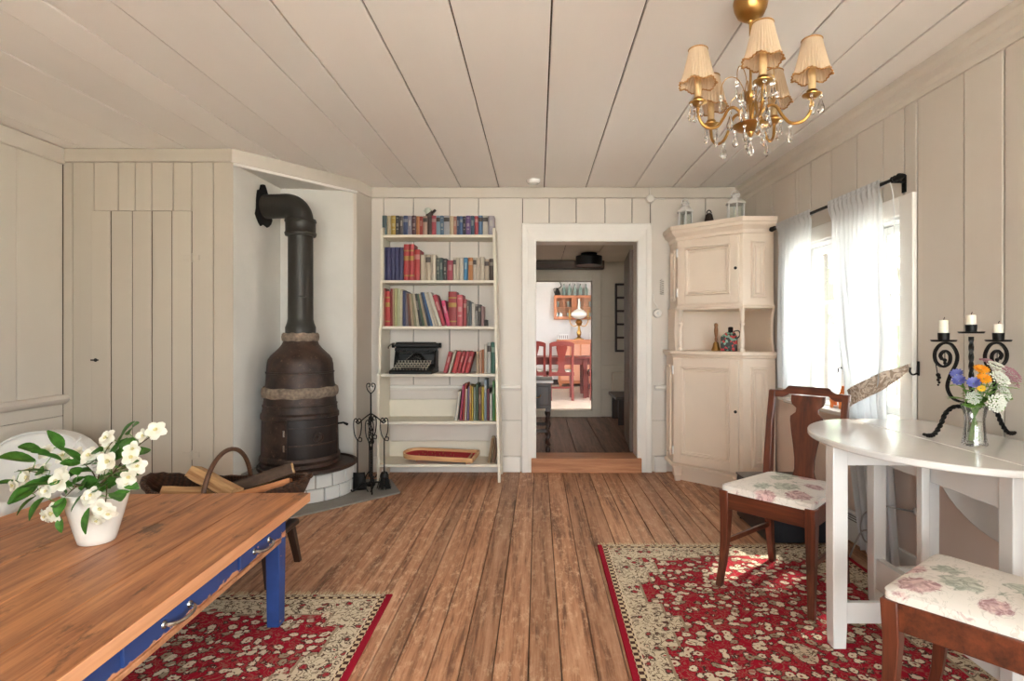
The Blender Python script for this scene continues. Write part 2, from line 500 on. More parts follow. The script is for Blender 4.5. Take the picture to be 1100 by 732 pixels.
# ---- oriental rugs
def rug_mat(name, hx, hy):
    g = G(name)
    tc = g.n('ShaderNodeTexCoord')
    P = tc.outputs['Object']
    s = g.n('ShaderNodeSeparateXYZ', {0: P})
    ax = g.math('ABSOLUTE', s.outputs[0]); ay = g.math('ABSOLUTE', s.outputs[1])
    dx = g.math('SUBTRACT', hx, ax); dy = g.math('SUBTRACT', hy, ay)
    d = g.math('MINIMUM', dx, dy)
    nz = g.n('ShaderNodeTexNoise', {'Vector': P, 'Scale': 9, 'Detail': 2}).outputs['Color']
    W = g.n('ShaderNodeMix', {0: .05, 4: P, 5: nz}, data_type='VECTOR').outputs[1]
    def flowers(scale, thr):
        vo = g.n('ShaderNodeTexVoronoi', {'Vector': W, 'Scale': scale, 'Randomness': .9}, feature='F1')
        pe = g.noise(W, scale * 5, 2, .5)
        dist = g.math('ADD', vo.outputs['Distance'], g.math('MULTIPLY', g.math('SUBTRACT', pe, .5), .5))
        return g.step(dist, thr, thr - .06), g.step(dist, thr + .1, thr + .04), g.step(dist, .16, .1), g.n('ShaderNodeSeparateColor', {0: vo.outputs['Color']}).outputs[1]
    scroll = g.step(g.math('ABSOLUTE', g.math('SUBTRACT', g.noise(W, 24, 3, .5, 1.8), .5)), .035, .02)
    red, cream, darkc, tan = lin('#9b1429'), lin('#d3c3aa'), lin('#3d2420'), lin('#9a8871')
    # field
    f1, r1, c1, k1 = flowers(29, .455)
    dens = g.step(g.noise(P, 5.5, 3, .6), .3, .38)
    fr = g.math('MULTIPLY', r1, dens); ff = g.math('MULTIPLY', f1, dens)
    field = g.mix(g.math('MULTIPLY', scroll, .35), red, tan)
    field = g.mix(fr, field, darkc)
    field = g.mix(ff, field, g.mix(g.math('GREATER_THAN', k1, .75), cream, tan))
    field = g.mix(g.math('MULTIPLY', c1, ff), field, lin('#7c2a2c'))
    # ivory ground for the border and the corner pieces
    f2, r2, c2_, k2 = flowers(24, .27)
    ivory = g.mix(scroll, lin('#cfc0a6'), lin('#5b4438'))
    ivory = g.mix(r2, ivory, lin('#4d3a30'))
    ivory = g.mix(f2, ivory, g.mix(g.math('GREATER_THAN', k2, .55), lin('#9c4a46'), lin('#d8cab0')))
    ivory = g.mix(g.math('MULTIPLY', c2_, f2), ivory, red)
    # stepped edge of the field
    saw = g.math('PINGPONG', g.math('ADD', s.outputs[1], .06), .26)
    saw = g.math('MULTIPLY', g.math('FLOOR', g.math('MULTIPLY', saw, 10.0)), .055)
    sawy = g.math('MULTIPLY', g.math('FLOOR', g.math('MULTIPLY', g.math('PINGPONG', s.outputs[0], .3), 8.0)), .03)
    dd_ = g.math('MINIMUM', g.math('SUBTRACT', dx, saw), g.math('SUBTRACT', dy, sawy))
    inside = g.math('GREATER_THAN', dd_, .145)
    rim_ = g.math('MULTIPLY', g.math('GREATER_THAN', dd_, .140), g.math('LESS_THAN', dd_, .150))
    col = g.mix(rim_, g.mix(inside, ivory, field), tan)
    # medallion
    ex = g.math('DIVIDE', ax, hx * .45); ey = g.math('DIVIDE', ay, hy * .45)
    el = g.math('ADD', g.math('MULTIPLY', ex, ex), g.math('MULTIPLY', ey, ey))
    col = g.mix(g.math('MULTIPLY', g.math('LESS_THAN', el, .02), .85), col, ivory)
    # guard stripes
    def stripe(a, b): return g.math('MULTIPLY', g.math('GREATER_THAN', d, a), g.math('LESS_THAN', d, b))
    chk = g.n('ShaderNodeTexChecker', {'Vector': P, 'Scale': 55, 'Color1': lin('#cbb795'), 'Color2': lin('#4a2f28')}).outputs[0]
    col = g.mix(stripe(.022, .05), col, chk)
    col = g.mix(stripe(.05, .055), col, cream)
    edge = g.math('LESS_THAN', dx, .024)
    col = g.mix(edge, col, lin('#96142a'))
    pile = g.noise(P, 260, 2)
    g.bsdf(Base_Color=col, Roughness=.95, Normal=g.bump(pile, .5, .004), Specular_IOR_Level=.15)
    return g.m
M_fringe = paint('rug fringe', '#c9b795', rough=.95, bump=0)
# ------------------------------------------------------------------ the room shell
CAMZ, CEIL, BACK = 1.13, 2.33, 4.58
XL, XC, FRONT = -3.08, 1.664, -1.9        # left wall, back right corner, wall behind the camera
SK = .0383                                 # the right wall is a little out of square
RZ = math.atan2(-1, SK)                    # local x runs along the right wall towards the camera, -y into the room
def rw(u, d=0, z=0):                       # a point on the right wall, u from the corner, d out into the room
    k = 1 / math.sqrt(1 + SK * SK)
    return Vector((XC + u * SK * k - d * k, BACK - u * k - d * SK * k, z))

def boards(mb, seams, span, place, gap=.004, depth=.012, jit=.0012, tone=.03, mi=0):
    """boards side by side; span(a, b) gives the stretches of each board along its length"""
    for a, b in zip(seams[:-1], seams[1:]):
        if b - a < gap * 1.5: continue
        t = rnd.uniform(-tone, tone); dd = rnd.uniform(-jit, jit)
        u0, u1 = a + gap / 2, b - gap / 2
        sp = span(a, b) if callable(span) else span
        for z0, z1 in sp:
            e = min(.003, gap)
            ring = lambda z: [place(u0, z, -depth), place(u0, z, dd - .0015), place(u0 + e, z, dd), place(u1 - e, z, dd), place(u1, z, dd - .0015), place(u1, z, -depth)]
            mb.loft([ring(z0), ring(z1)], mi=mi, tone=t)

def rseams(a, b, w0, w1, seed):
    q = random.Random(seed); s = [a]
    while s[-1] < b - w1 * 1.2: s.append(s[-1] + q.uniform(w0, w1))
    s.append(b); return s

# floor
m = MB()
m.box(-3.3, 2.2, FRONT - .2, 4.62, -.2, -.012, mi=1)
boards(m, rseams(-3.2, 2.1, .088, .122, 3), [(FRONT - .1, 4.6)], lambda u, v, d: (u, v, d), gap=.004, depth=.012, tone=.14)
struct('floor', m, [M_floor, M_gap], smooth=False)

# ceiling
cs = [-3.3, -2.93, -2.594, -2.27, -1.985, -1.78, -1.54, -1.164, -.963, -.635, -.321, .05, .392, .786, 1.10, 1.313, 1.542, 1.85, 2.2]
m = MB()
m.box(-3.3, 2.2, FRONT - .2, 4.7, CEIL + .014, CEIL + .2, mi=1)
boards(m, cs, [(FRONT - .1, 4.68)], lambda u, v, d: (u, v, CEIL - d), gap=.0075, depth=.014, jit=.002, tone=.03)
struct('ceiling', m, [M_ceil, M_gap], smooth=False)

# left wall: tall boards above a chair rail, plain dado below
m = MB()
m.box(XL - .2, XL - .012, FRONT - .2, 3.75, -.1, CEIL + .1, mi=1)
ls = sorted([3.62, 3.30, 3.02, 2.75] + rseams(FRONT, 2.45, .22, .32, 5))
boards(m, ls, [(.70, CEIL)], lambda u, z, d: (XL + d, u, z), tone=.03)
boards(m, [0, .12, .60, .72], [(FRONT, 3.62)], lambda z, u, d: (XL + d, u, z), gap=.003)
struct('wall_left', m, [M_left, M_gap], smooth=False)
m = MB(); m.box(XL - .005, XL + .028, FRONT, 3.61, CEIL - .105, CEIL - .002)
struct('trim_1', m, M_wall, bevel=.008)
m = MB()
m.loft([[(XL, y, .675), (XL + .02, y, .68), (XL + .045, y, .70), (XL + .05, y, .715), (XL + .035, y, .735), (XL, y, .738)] for y in (FRONT, 3.64)])
struct('trim_2', m, M_wall)

# closet wall
CY = 3.62
def cx(px): return (px - 578) / 600 * CY
m = MB()
m.box(XL - .05, -1.975, CY + .012, CY + .09, -.1, CEIL + .1, mi=1)
top = [XL, cx(78), cx(101), cx(127), cx(145), cx(163), cx(186), cx(206), cx(229), -1.975]
dz0, dz1, dx0, dx1 = .16, 1.927, cx(98), cx(206)
def cspan(a, b):
    if a >= dx0 - .02 and b <= dx1 + .02: return [(dz1 + .003, CEIL)]
    return [(.0, CEIL)]
boards(m, top, cspan, lambda u, z, d: (u, CY - d, z), gap=.005, tone=.02)
boards(m, [.02, dz0 - .003], [(dx0, dx1)], lambda z, u, d: (u, CY - d, z), gap=.002)
struct('wall_closet', m, [M_closet, M_gap], smooth=False)
m = MB(); m.box(XL, -1.97, CY - .022, CY + .01, CEIL - .088, CEIL - .002)
struct('trim_3', m, M_closet, bevel=.005)
m = MB(); m.box(XL, -1.98, CY - .016, CY + .005, 0, .13)
struct('baseboard_closet', m, M_closet, bevel=.004)
# the plank door let into the closet wall
d = struct_root('door_1', ((dx0 + dx1) / 2, CY, dz0))
m = MB()
boards(m, [dx0, cx(119), cx(142), cx(163), cx(184.5), dx1], [(dz0 + .002, dz1)], lambda u, z, dd: (u, CY - dd, z), gap=.006, jit=.002, tone=.02)
m.box(dx0, dx1, CY + .004, CY + .011, dz0 + .002, dz1, mi=1)
m.build('door_planks', [M_closet, M_gap], d, world=True, smooth=False)
for z in (1.13 + 82 / 600 * CY, 1.13 - 130 / 600 * CY):
    m = MB()
    m.box(dx1 - .055, dx1 - .003, CY - .005, CY + .001, z - .016, z + .016)
    m.box(dx1 + .004, dx1 + .05, CY - .005, CY + .001, z - .016, z + .016)
    m.tube([(dx1, CY - .006, z - .03), (dx1, CY - .006, z + .03)], .007, 8)
    m.build('hinge', M_closet, d, world=True, bevel=.001)
m = MB(); zk = 1.13 - 28 / 600 * CY
m.lathe([(0, .0), (.012, .0), (.012, .004), (.005, .006), (.005, .012), (0, .012)], 10, M=frame((dx0 + .03, CY - .001, zk), (1, 0, 0), (0, -1, 0)))
m.box(dx0 + .005, dx0 + .055, CY - .014, CY - .009, zk - .005, zk + .005)
m.build('latch', M_black, d, world=True, bevel=.001)

# alcove for the stove
m = MB()
m.prism([(-1.975, 3.62), (-1.972, 3.64), (-1.955, 4.24), (-1.43, 4.315), (-1.43, 4.5), (-2.12, 4.5), (-2.12, 3.66), (-2.0, 3.66)], -.1, 2.235)
m.prism([(-1.975, 3.622), (-1.42, 4.33), (-1.42, 4.5), (-2.12, 4.5), (-2.12, 3.66)], 2.234, CEIL + .05)
struct('wall_alcove', m, M_plaster, angle=20)
m = MB()
m.prism([(-1.446, 4.312), (-1.41, 4.335), (-1.36, 4.60), (-1.50, 4.60), (-1.50, 4.33)], -.05, CEIL + .05)
struct('wall_alcove_post', m, M_wall, bevel=.006)
m = MB()
m.prism([(-1.985, 3.60), (-1.97, 3.598), (-1.398, 4.322), (-1.352, 4.585), (-1.37, 4.59), (-1.42, 4.34), (-1.985, 3.63)], CEIL - .09, CEIL - .002)
struct('trim_4', m, M_wall, bevel=.004)
m = MB()   # thin edge moulding under the alcove head
m.prism([(-1.972, 3.612), (-1.40, 4.33), (-1.41, 4.345), (-1.978, 3.632)], 2.222, 2.243)
struct('trim_5', m, M_trim, bevel=.003)

# back wall with the doorway
DX0, DX1, DZ = -.0153, .809, 1.886
def bx_(px): return (px - 578) / 131.0
m = MB()
m.box(-1.5, DX0 - .02, BACK + .012, BACK + .16, -.1, CEIL + .1, mi=1)
m.box(DX1 + .02, 2.0, BACK + .012, BACK + .16, -.1, CEIL + .1, mi=1)
m.box(DX0 - .02, DX1 + .02, BACK + .012, BACK + .16, DZ + .02, CEIL + .1, mi=1)
bs = [bx_(p) for p in (397, 412, 444, 483, 514)] + [DX0 - .118 + .006] + [bx_(p) for p in (590, 619, 650, 679)] + [DX1 + .118 - .006] + [bx_(p) for p in (734, 758, 800)]
def bspan(a, b):
    if a > DX0 - .13 and b < DX1 + .13: return [(DZ + .1, CEIL)]
    return [(.70, CEIL)]
boards(m, bs, bspan, lambda u, z, d: (u, BACK - d, z), gap=.006, tone=.03)
for a, b in ((bx_(397), bx_(562)), (bx_(700), bx_(800))):
    boards(m, [0, .13, .42, .70], [(a, b)], lambda z, u, d: (u, BACK - d, z), gap=.003, tone=.02)
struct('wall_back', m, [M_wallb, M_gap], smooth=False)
m = MB(); m.box(bx_(400), XC + .02, BACK - .024, BACK + .01, CEIL - .088, CEIL - .002)
struct('trim_6', m, M_wall, bevel=.005)
for i, (a, b) in enumerate(((bx_(399), bx_(559)), (bx_(703), 1.05))):
    m = MB(); m.loft([[(x, BACK + .005, .668), (x, BACK - .018, .672), (x, BACK - .03, .69), (x, BACK - .026, .708), (x, BACK + .005, .712)] for x in (a, b)])
    struct('trim_%d' % (7 + i), m, M_trim)
    m = MB(); m.box(a, b, BACK - .02, BACK + .005, 0, .125)
    struct('baseboard_' + ('back_left', 'back_right')[i], m, M_trim, bevel=.004)

# doorway: casing, jambs, threshold
d = struct_root('door_2', ((DX0 + DX1) / 2, BACK, 0))
cw = .118
def casing(m, pts):  # pts: inner edge points and outer edge points of one mitred piece
    (a0, a1), (b0, b1) = pts
    prof = [(0, -.002), (0, .02), (.012, .026), (.07, .026), (.085, .034), (cw - .006, .036), (cw, .03), (cw, -.002)]
    rings = []
    for (i_, o_) in ((a0, b0), (a1, b1)):
        i_ = Vector(i_); o_ = Vector(o_)
        rings.append([tuple(i_ + (o_ - i_) * (w / cw) + Vector((0, -h, 0))) for w, h in prof])
    m.loft(rings)
P = lambda x, z: (x, BACK, z)
for pts in (((P(DX0, 0), P(DX0, DZ)), (P(DX0 - cw, 0), P(DX0 - cw, DZ + cw + .03))),
            ((P(DX1, 0), P(DX1, DZ)), (P(DX1 + cw, 0), P(DX1 + cw, DZ + cw + .03))),
            ((P(DX0, DZ), P(DX1, DZ)), (P(DX0 - cw, DZ + cw + .03), P(DX1 + cw, DZ + cw + .03)))):
    m = MB(); casing(m, pts); m.build('casing', M_trim, d, world=True, angle=25)
m = MB(); m.box(DX0 - .02, DX0, BACK - .01, BACK + .17, .1, DZ + .02); m.build('jamb', M_thresh, d, world=True, bevel=.002)
m = MB(); m.box(DX1, DX1 + .02, BACK - .01, BACK + .17, .1, DZ + .02); m.build('jamb', M_trim, d, world=True, bevel=.002)
m = MB(); m.box(DX0, DX1, BACK - .01, BACK + .17, DZ, DZ + .02); m.build('head_jamb', M_trim, d, world=True, bevel=.002)
m = MB(); m.box(-.055, .842, BACK - .05, BACK + .19, 0, .118); m.build('threshold', M_thresh, d, world=True, bevel=.006)
# hall door leaf standing open in the hall
d = struct_root('door_3', (DX1 + .02, BACK + .18, .12))
m = MB()
hx, hy = DX1 + .005, BACK + .19
Mf = frame((hx, hy, 0), (.07, .78, 0))
boards(m, [.0, .19, .37, .56, .77], [(.125, 1.85)], lambda u, z, dd: Mf @ Vector((u, -dd, z)), gap=.005, tone=.08)
m.box(0, .77, .008, .03, .125, 1.85, M=Mf)
m.build('door_leaf', wood('weathered door planks', '#4a3a30', '#75655a', 'Z', 1, .6), d, world=True, smooth=False)
m = MB(); m.tube([Mf @ Vector((.70, -.01, .95)), Mf @ Vector((.70, -.05, .95)), Mf @ Vector((.61, -.05, .95))], .009, 8)
m.build('door_handle', M_black, d, world=True)

# right wall with the window
WU0, WU1, WZ0, WZ1 = .93, 1.93, .70, 1.70
m = MB()
LR = 6.6
W2U0, W2U1 = 3.7, 5.0                       # an unseen second window beside the camera, added for fill light
def rbox(u0, u1, d0, d1, z0, z1, mi=0):
    m.loft([[rw(u0, d0, z), rw(u1, d0, z), rw(u1, d1, z), rw(u0, d1, z)] for z in (z0, z1)], mi=mi)
for a, b in ((-.2, WU0), (WU1, W2U0), (W2U1, LR)): rbox(a, b, -.2, -.012, -.1, CEIL + .1, 1)
for a, b in ((WU0, WU1), (W2U0, W2U1)):
    rbox(a, b, -.2, -.012, -.1, WZ0, 1); rbox(a, b, -.2, -.012, WZ1, CEIL + .1, 1)
def wu(px): return (BACK - 1.839 / ((px - 578) / 600 + SK)) * math.sqrt(1 + SK * SK)
rs = [0, .06] + [wu(p) for p in (812, 830, 854, 870.6, 892.5, 920, 948.6, 984.6, 1035, 1078)] + [2.75, 3.05, 3.35, W2U0 - .05, 4.0, 4.35, 4.7, W2U1 + .05, 5.4, 5.8, 6.2, LR]
def rspan(a, b):
    o = []
    z = .72
    for x0, x1 in ((WU0, WU1), (W2U0, W2U1)):
        if b > x0 + .02 and a < x1 - .02: return [(.72, .7201), (WZ1, CEIL)] if False else [(WZ1, CEIL)]
    return [(.70, CEIL)]
# boards that straddle a window side are cut at it
rs2 = sorted(set(rs + [WU0, WU1, W2U0, W2U1]))
rs2 = [s for i, s in enumerate(rs2) if s in (WU0, WU1, W2U0, W2U1) or all(abs(s - q) > .03 for q in (WU0, WU1, W2U0, W2U1))]
boards(m, rs2, rspan, lambda u, z, dd: rw(u, dd, z), gap=.008, depth=.012, jit=.0025, tone=.03)
boards(m, [0, .08, .70], [(0, LR)], lambda z, u, dd: rw(u, dd, z), gap=.002, tone=.01, mi=2)
struct('wall_right', m, [M_wall, M_gap, M_dado], smooth=False)
m = MB()
prof = [(-.01, -.002), (.055, -.002), (.055, -.03), (.042, -.05), (.034, -.055), (.03, -.085), (.016, -.10), (.012, -.125), (-.01, -.125)]
m.loft([[rw(u, dd, CEIL + z) for dd, z in prof] for u in (0, LR)])
struct('trim_9', m, M_wall, angle=20)
for i, (a, b) in enumerate(((.70, WU0 - .08), (WU1 + .1, LR))):
    m = MB(); m.loft([[rw(u, dd, z) for dd, z in ((-.005, .672), (.018, .676), (.03, .69), (.026, .708), (-.005, .712))] for u in (a, b)])
    struct('trim_%d' % (10 + i), m, M_trim)
m = MB(); m.loft([[rw(u, dd, z) for dd, z in ((-.005, 0), (.018, 0), (.018, .095), (.012, .105), (-.005, .105))] for u in (.66, LR)])
struct('baseboard_right', m, M_trim)

def window(name, u0, u1, z0, z1, muls, visible=True):
    """frame, lights, glass, casing and sill; local x along the wall, -y into the room"""
    d = struct_root(name, tuple(rw(0, 0, 0)), RZ)
    m = MB()                              # lining of the opening and outer frame
    m.box(u0 - .005, u0 + .018, -.002, .15, z0, z1); m.box(u1 - .018, u1 + .005, -.002, .15, z0, z1)
    m.box(u0, u1, -.002, .15, z1 - .018, z1 + .005); m.box(u0, u1, -.002, .15, z0 - .005, z0 + .018)
    m.build('window_frame', M_white, d, bevel=.003)
    edges = [u0 + .018] + muls + [u1 - .018]
    for q in muls:
        m = MB(); m.box(q - .026, q + .026, .06, .14, z0 + .018, z1 - .018); m.build('mullion', M_white, d, bevel=.004)
    for a, b in zip(edges[:-1], edges[1:]):
        a += .026 if a in muls else 0; b -= .026 if b in muls else 0
        m = MB(); w = .042
        m.box(a, a + w, .075, .115, z0 + .02, z1 - .02); m.box(b - w, b, .075, .115, z0 + .02, z1 - .02)
        m.box(a + w, b - w, .075, .115, z1 - .02 - w, z1 - .02); m.box(a + w, b - w, .075, .115, z0 + .02, z0 + .02 + w)
        m.box(a + w, b - w, .083, .107, (z0 + z1) / 2 + .12, (z0 + z1) / 2 + .138)
        sash = m.build('sash', M_white, d, bevel=.003)
        m = MB(); m.box(a + w, b - w, .093, .097, z0 + .06, z1 - .06); m.build('pane', M_pane, sash)
    m = MB(); c = .085
    for bb in ((u0 - c, u0 + .004, z0 - .01, z1 + c), (u1 - .004, u1 + c, z0 - .01, z1 + c), (u0 + .004, u1 - .004, z1 - .004, z1 + c)):
        m.box(bb[0], bb[1], -.022, .002, bb[2], bb[3])
    m.build('casing', M_trim, d, bevel=.005)
    m = MB(); m.box(u0 - .05, u1 + .05, -.075, .06, z0 - .022, z0 + .004); m.build('window_sill', M_white, d, bevel=.006)
    return d
win = window('window_1', WU0, WU1, WZ0, WZ1, [1.345, 1.63])
for q in (1.345, 1.63):                  # casement fasteners
    m = MB(); m.tube([(q + .03, .07, .93), (q + .03, .045, .93), (q - .03, .045, .935), (q - .05, .05, .90)], .005, 6)
    m.tube([(q + .03, .045, .945), (q + .03, .045, .90)], .006, 6)
    m.build('casement_latch', M_black, win)
window('window_2', W2U0, W2U1, WZ0, WZ1, [4.35])

# wall behind the camera; two unseen windows, added and enlarged for fill light
FZ0, FZ1 = .45, 2.1
m = MB()
FILL_WIN = [(-1.45, -.35), (.1, 1.65)]
xs = [-3.3, -1.45, -.35, .1, 1.65, 2.3]
for a, b in zip(xs[:-1], xs[1:]):
    if (a, b) in FILL_WIN:
        m.box(a, b, FRONT - .2, FRONT, -.1, FZ0); m.box(a, b, FRONT - .2, FRONT, FZ1, CEIL + .1)
    else:
        m.box(a, b, FRONT - .2, FRONT, -.1, CEIL + .1)
struct('wall_front', m, M_wall)
for i, (a, b) in enumerate(FILL_WIN):
    d = struct_root('window_%d' % (3 + i), (0, FRONT, 0))
    m = MB()
    for x0, x1, z0, z1 in ((a, a + .06, FZ0, FZ1), (b - .06, b, FZ0, FZ1), (a, b, FZ0, FZ0 + .06), (a, b, FZ1 - .06, FZ1), ((a + b) / 2 - .04, (a + b) / 2 + .04, FZ0, FZ1)):
        m.box(x0, x1, -.13, -.07, z0, z1)
    m.build('window_frame', M_white, d, bevel=.003)
    m = MB(); m.box(a + .06, b - .06, -.102, -.098, FZ0 + .06, FZ1 - .06); m.build('pane', M_pane, d)
    m = MB(); m.box(a - .05, b + .05, -.06, .06, FZ0 - .02, FZ0); m.build('window_sill', M_white, d, bevel=.004)

# ------------------------------------------------------------------ hall beyond the doorway
HZ, HY, HC = .11, 6.88, 2.02
HX0, HX1 = -1.7, 1.10
m = MB()
m.box(HX0 - .2, HX1 + .2, 4.60, 7.05, -.15, HZ - .012, mi=1)
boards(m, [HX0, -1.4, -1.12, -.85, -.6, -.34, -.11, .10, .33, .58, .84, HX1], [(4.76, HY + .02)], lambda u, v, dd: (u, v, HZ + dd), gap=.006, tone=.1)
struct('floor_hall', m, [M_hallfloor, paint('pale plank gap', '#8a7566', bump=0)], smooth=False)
m = MB(); m.box(HX0 - .1, HX1 + .1, 4.74, 7.0, HC + .014, HC + .1, mi=1)
boards(m, [HX0, -1.3, -.9, -.5, -.1, .28, .66, HX1], [(4.74, 6.95)], lambda u, v, dd: (u, v, HC - dd), gap=.007, tone=.03)
struct('ceiling_hall', m, [M_hall, M_gap], smooth=False)
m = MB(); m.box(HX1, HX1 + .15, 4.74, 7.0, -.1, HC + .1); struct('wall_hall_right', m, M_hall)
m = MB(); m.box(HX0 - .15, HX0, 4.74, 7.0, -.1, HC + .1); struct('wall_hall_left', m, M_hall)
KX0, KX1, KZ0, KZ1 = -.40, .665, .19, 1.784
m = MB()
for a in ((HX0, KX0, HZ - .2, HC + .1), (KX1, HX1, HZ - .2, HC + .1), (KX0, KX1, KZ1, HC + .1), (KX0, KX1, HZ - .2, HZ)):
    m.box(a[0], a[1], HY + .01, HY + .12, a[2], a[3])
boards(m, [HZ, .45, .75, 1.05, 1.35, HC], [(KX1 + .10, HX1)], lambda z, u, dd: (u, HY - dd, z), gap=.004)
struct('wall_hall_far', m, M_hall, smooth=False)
d = struct_root('door_4', ((KX0 + KX1) / 2, HY, HZ))
for x0, x1, z0, z1 in ((KX0 - .11, KX0, HZ, KZ1 + .1), (KX1, KX1 + .11, HZ, KZ1 + .1), (KX0, KX1, KZ1, KZ1 + .1)):
    m = MB(); m.box(x0, x1, HY - .025, HY + .14, z0, z1); m.build('casing', M_hall, d, world=True, bevel=.004)
m = MB(); m.box(KX0, KX1, HY - .03, HY + .15, HZ, KZ0); m.build('threshold', M_hall, d, world=True, bevel=.005)
m = MB(); m.box(HX0, .80, HY - .16, HY - .02, HC - .10, HC - .005); struct('trim_12', m, wood('grey brown beam', '#3f3128', '#5d4a3d', 'X', 1), bevel=.006)

# ------------------------------------------------------------------ far dining room
KY0, KY1, KXA, KXB, KC = 7.0, 11.3, -2.0, 2.2, 2.3
m = MB(); m.box(KXA - .1, KXB + .1, KY0, KY1 + .1, -.1, HZ); struct('floor_dining', m, paint('pale dining floor', '#cdbbab', var=.12, rough=.5, scale=8))
m = MB(); m.box(KXA - .1, KXB + .1, KY0, KY1 + .1, KC, KC + .1); struct('ceiling_dining', m, M_kwall)
m = MB(); m.box(KXA - .1, KXB + .1, KY1, KY1 + .1, -.1, KC + .1); struct('wall_dining_far', m, M_kwall)
m = MB(); m.box(KXA - .1, KXA, KY0, KY1 + .1, -.1, .9); m.box(KXA - .1, KXA, KY0, KY1 + .1, 1.9, KC + .1); m.box(KXA - .1, KXA, KY0, 8.55, .9, 1.9); m.box(KXA - .1, KXA, 9.85, KY1, .9, 1.9)
struct('wall_dining_left', m, M_kwall)
m = MB(); m.box(KXB, KXB + .1, KY0, KY1 + .1, -.1, KC + .1)
struct('wall_dining_right', m, M_kwall)
for nm, x, y0, y1 in (('window_5', KXA - .05, 8.55, 9.85),):
    d = struct_root(nm, (x, (y0 + y1) / 2, .6))
    m = MB()
    for a, b, z0, z1 in ((y0, y0 + .06, .9, 1.9), (y1 - .06, y1, .9, 1.9), (y0, y1, .9, .96), (y0, y1, 1.84, 1.9), ((y0 + y1) / 2 - .03, (y0 + y1) / 2 + .03, .9, 1.9)):
        m.box(x - .03, x + .03, a, b, z0, z1)
    m.build('window_frame', M_white, d, world=True, bevel=.003)
    m = MB(); m.box(x - .002, x + .002, y0 + .06, y1 - .06, .96, 1.84); m.build('pane', M_pane, d, world=True)
m = MB(); m.box(KXA, KXB, KY1 - .02, KY1 + .005, HZ, HZ + .1); struct('baseboard_dining', m, M_dark)

# ------------------------------------------------------------------ garden outside the window
m = MB(); m.box(-30, 40, -30, 40, -.62, -.5); o = struct('ground_outside', m, M_bounce)
def tree(name, label, loc, h, rad, seed, n=420):
    t = thing(name, label, 'tree', loc)
    q = random.Random(seed)
    m = MB(); m.tube(smooth_path([(0, 0, 0), (.05, .02, h * .3), (-.03, .05, h * .6), (0, 0, h * .85)], 5), [.16 - .005 * i for i in range(16)], 8)
    for k in range(5):
        a = k * 1.3; m.tube([(0, 0, h * (.4 + .08 * k)), (math.cos(a) * rad * .6, math.sin(a) * rad * .6, h * (.55 + .08 * k))], [.06, .02], 6)
    m.build('trunk', M_trunk, t)
    m = MB()
    for i in range(n):
        a = q.uniform(0, 2 * PI); zz = q.uniform(-1, 1); rr = math.sqrt(1 - zz * zz) * rad * q.uniform(.55, 1)
        c = Vector((rr * math.cos(a), rr * math.sin(a), h * .66 + zz * h * .36))
        Mq = Matrix.Translation(c) @ Euler((q.uniform(-1, 1), q.uniform(-1, 1), q.uniform(0, 6))).to_matrix().to_4x4()
        s = q.uniform(.12, .3)
        m.add([(-s, 0, 0), (-s * .2, -s * .45, .03), (s, 0, -.05), (-s * .2, s * .45, .03)], [(0, 1, 2), (0, 2, 3)], Mq)
    m.build('foliage', M_tree, t, smooth=False)
tree('garden_tree', 'leafy green tree standing close outside the window', (5.6, 8.4, -.5), 3.4, 1.6, 1)
tree('garden_tree', 'leafy green tree farther off in the garden beyond the window', (9.5, 15.0, -.5), 5.0, 2.4, 2, 600)
# ------------------------------------------------------------------ iron stove on its tiled plinth
t = thing('hearth_slab', 'flat grey stone hearth slab let into the floor before the stove', 'hearth', (-1.5, 3.9, 0))
slab = [(-1.93, 3.22), (-1.64, 3.27), (-.975, 3.955), (-1.13, 4.30), (-1.40, 4.30), (-1.955, 4.1), (-1.955, 3.58), (-1.93, 3.58)]
m = MB(); m.prism(slab, .0, .012); m.build('slab', M_slab, t, world=True, bevel=.003)
PLC = (-1.70, 4.0)
t = thing('stove_plinth', 'low rounded plinth of white glazed bricks under the iron stove', 'plinth', (PLC[0], PLC[1], .012))
def arc(r, a0, a1, n): return [(PLC[0] + r * math.cos(R(a0 + (a1 - a0) * i / n)), PLC[1] + r * math.sin(R(a0 + (a1 - a0) * i / n))) for i in range(n + 1)]
core = [(-1.945, 3.69)] + arc(.368, 232, 385, 20) + [(-1.43, 4.19), (-1.945, 4.19)]
m = MB(); m.prism(core, .012, .195)
m.build('core', paint('grey mortar', '#a9a6a0', rough=.9, bump=.3), t, world=True)
m = MB()
for row, (z0, z1) in enumerate(((.013, .098), (.104, .19))):
    n = 9; a0, a1 = 228, 386
    for k in range(n + (row % 2)):
        b0 = a0 + (a1 - a0) * (k - .5 * (row % 2)) / n; b1 = b0 + (a1 - a0) / n
        b0, b1 = max(b0, a0) + .7, min(b1, a1) - .7
        if b1 - b0 < 3: continue
        o_ = arc(.381, b0, b1, 5); i_ = arc(.36, b1, b0, 5)
        m.prism(o_ + i_, z0, z1, tone=rnd.uniform(-.04, .03))
m.build('glazed_bricks', paint('white glazed brick', '#dedfdd', var=.05, rough=.3, bump=.1), t, world=True, bevel=.004)
m = MB(); m.prism([(-1.955, 3.67)] + arc(.385, 232, 385, 20) + [(-1.43, 4.2), (-1.955, 4.2)], .195, .208)
m.build('plinth_top', M_slab, t, world=True, bevel=.003)

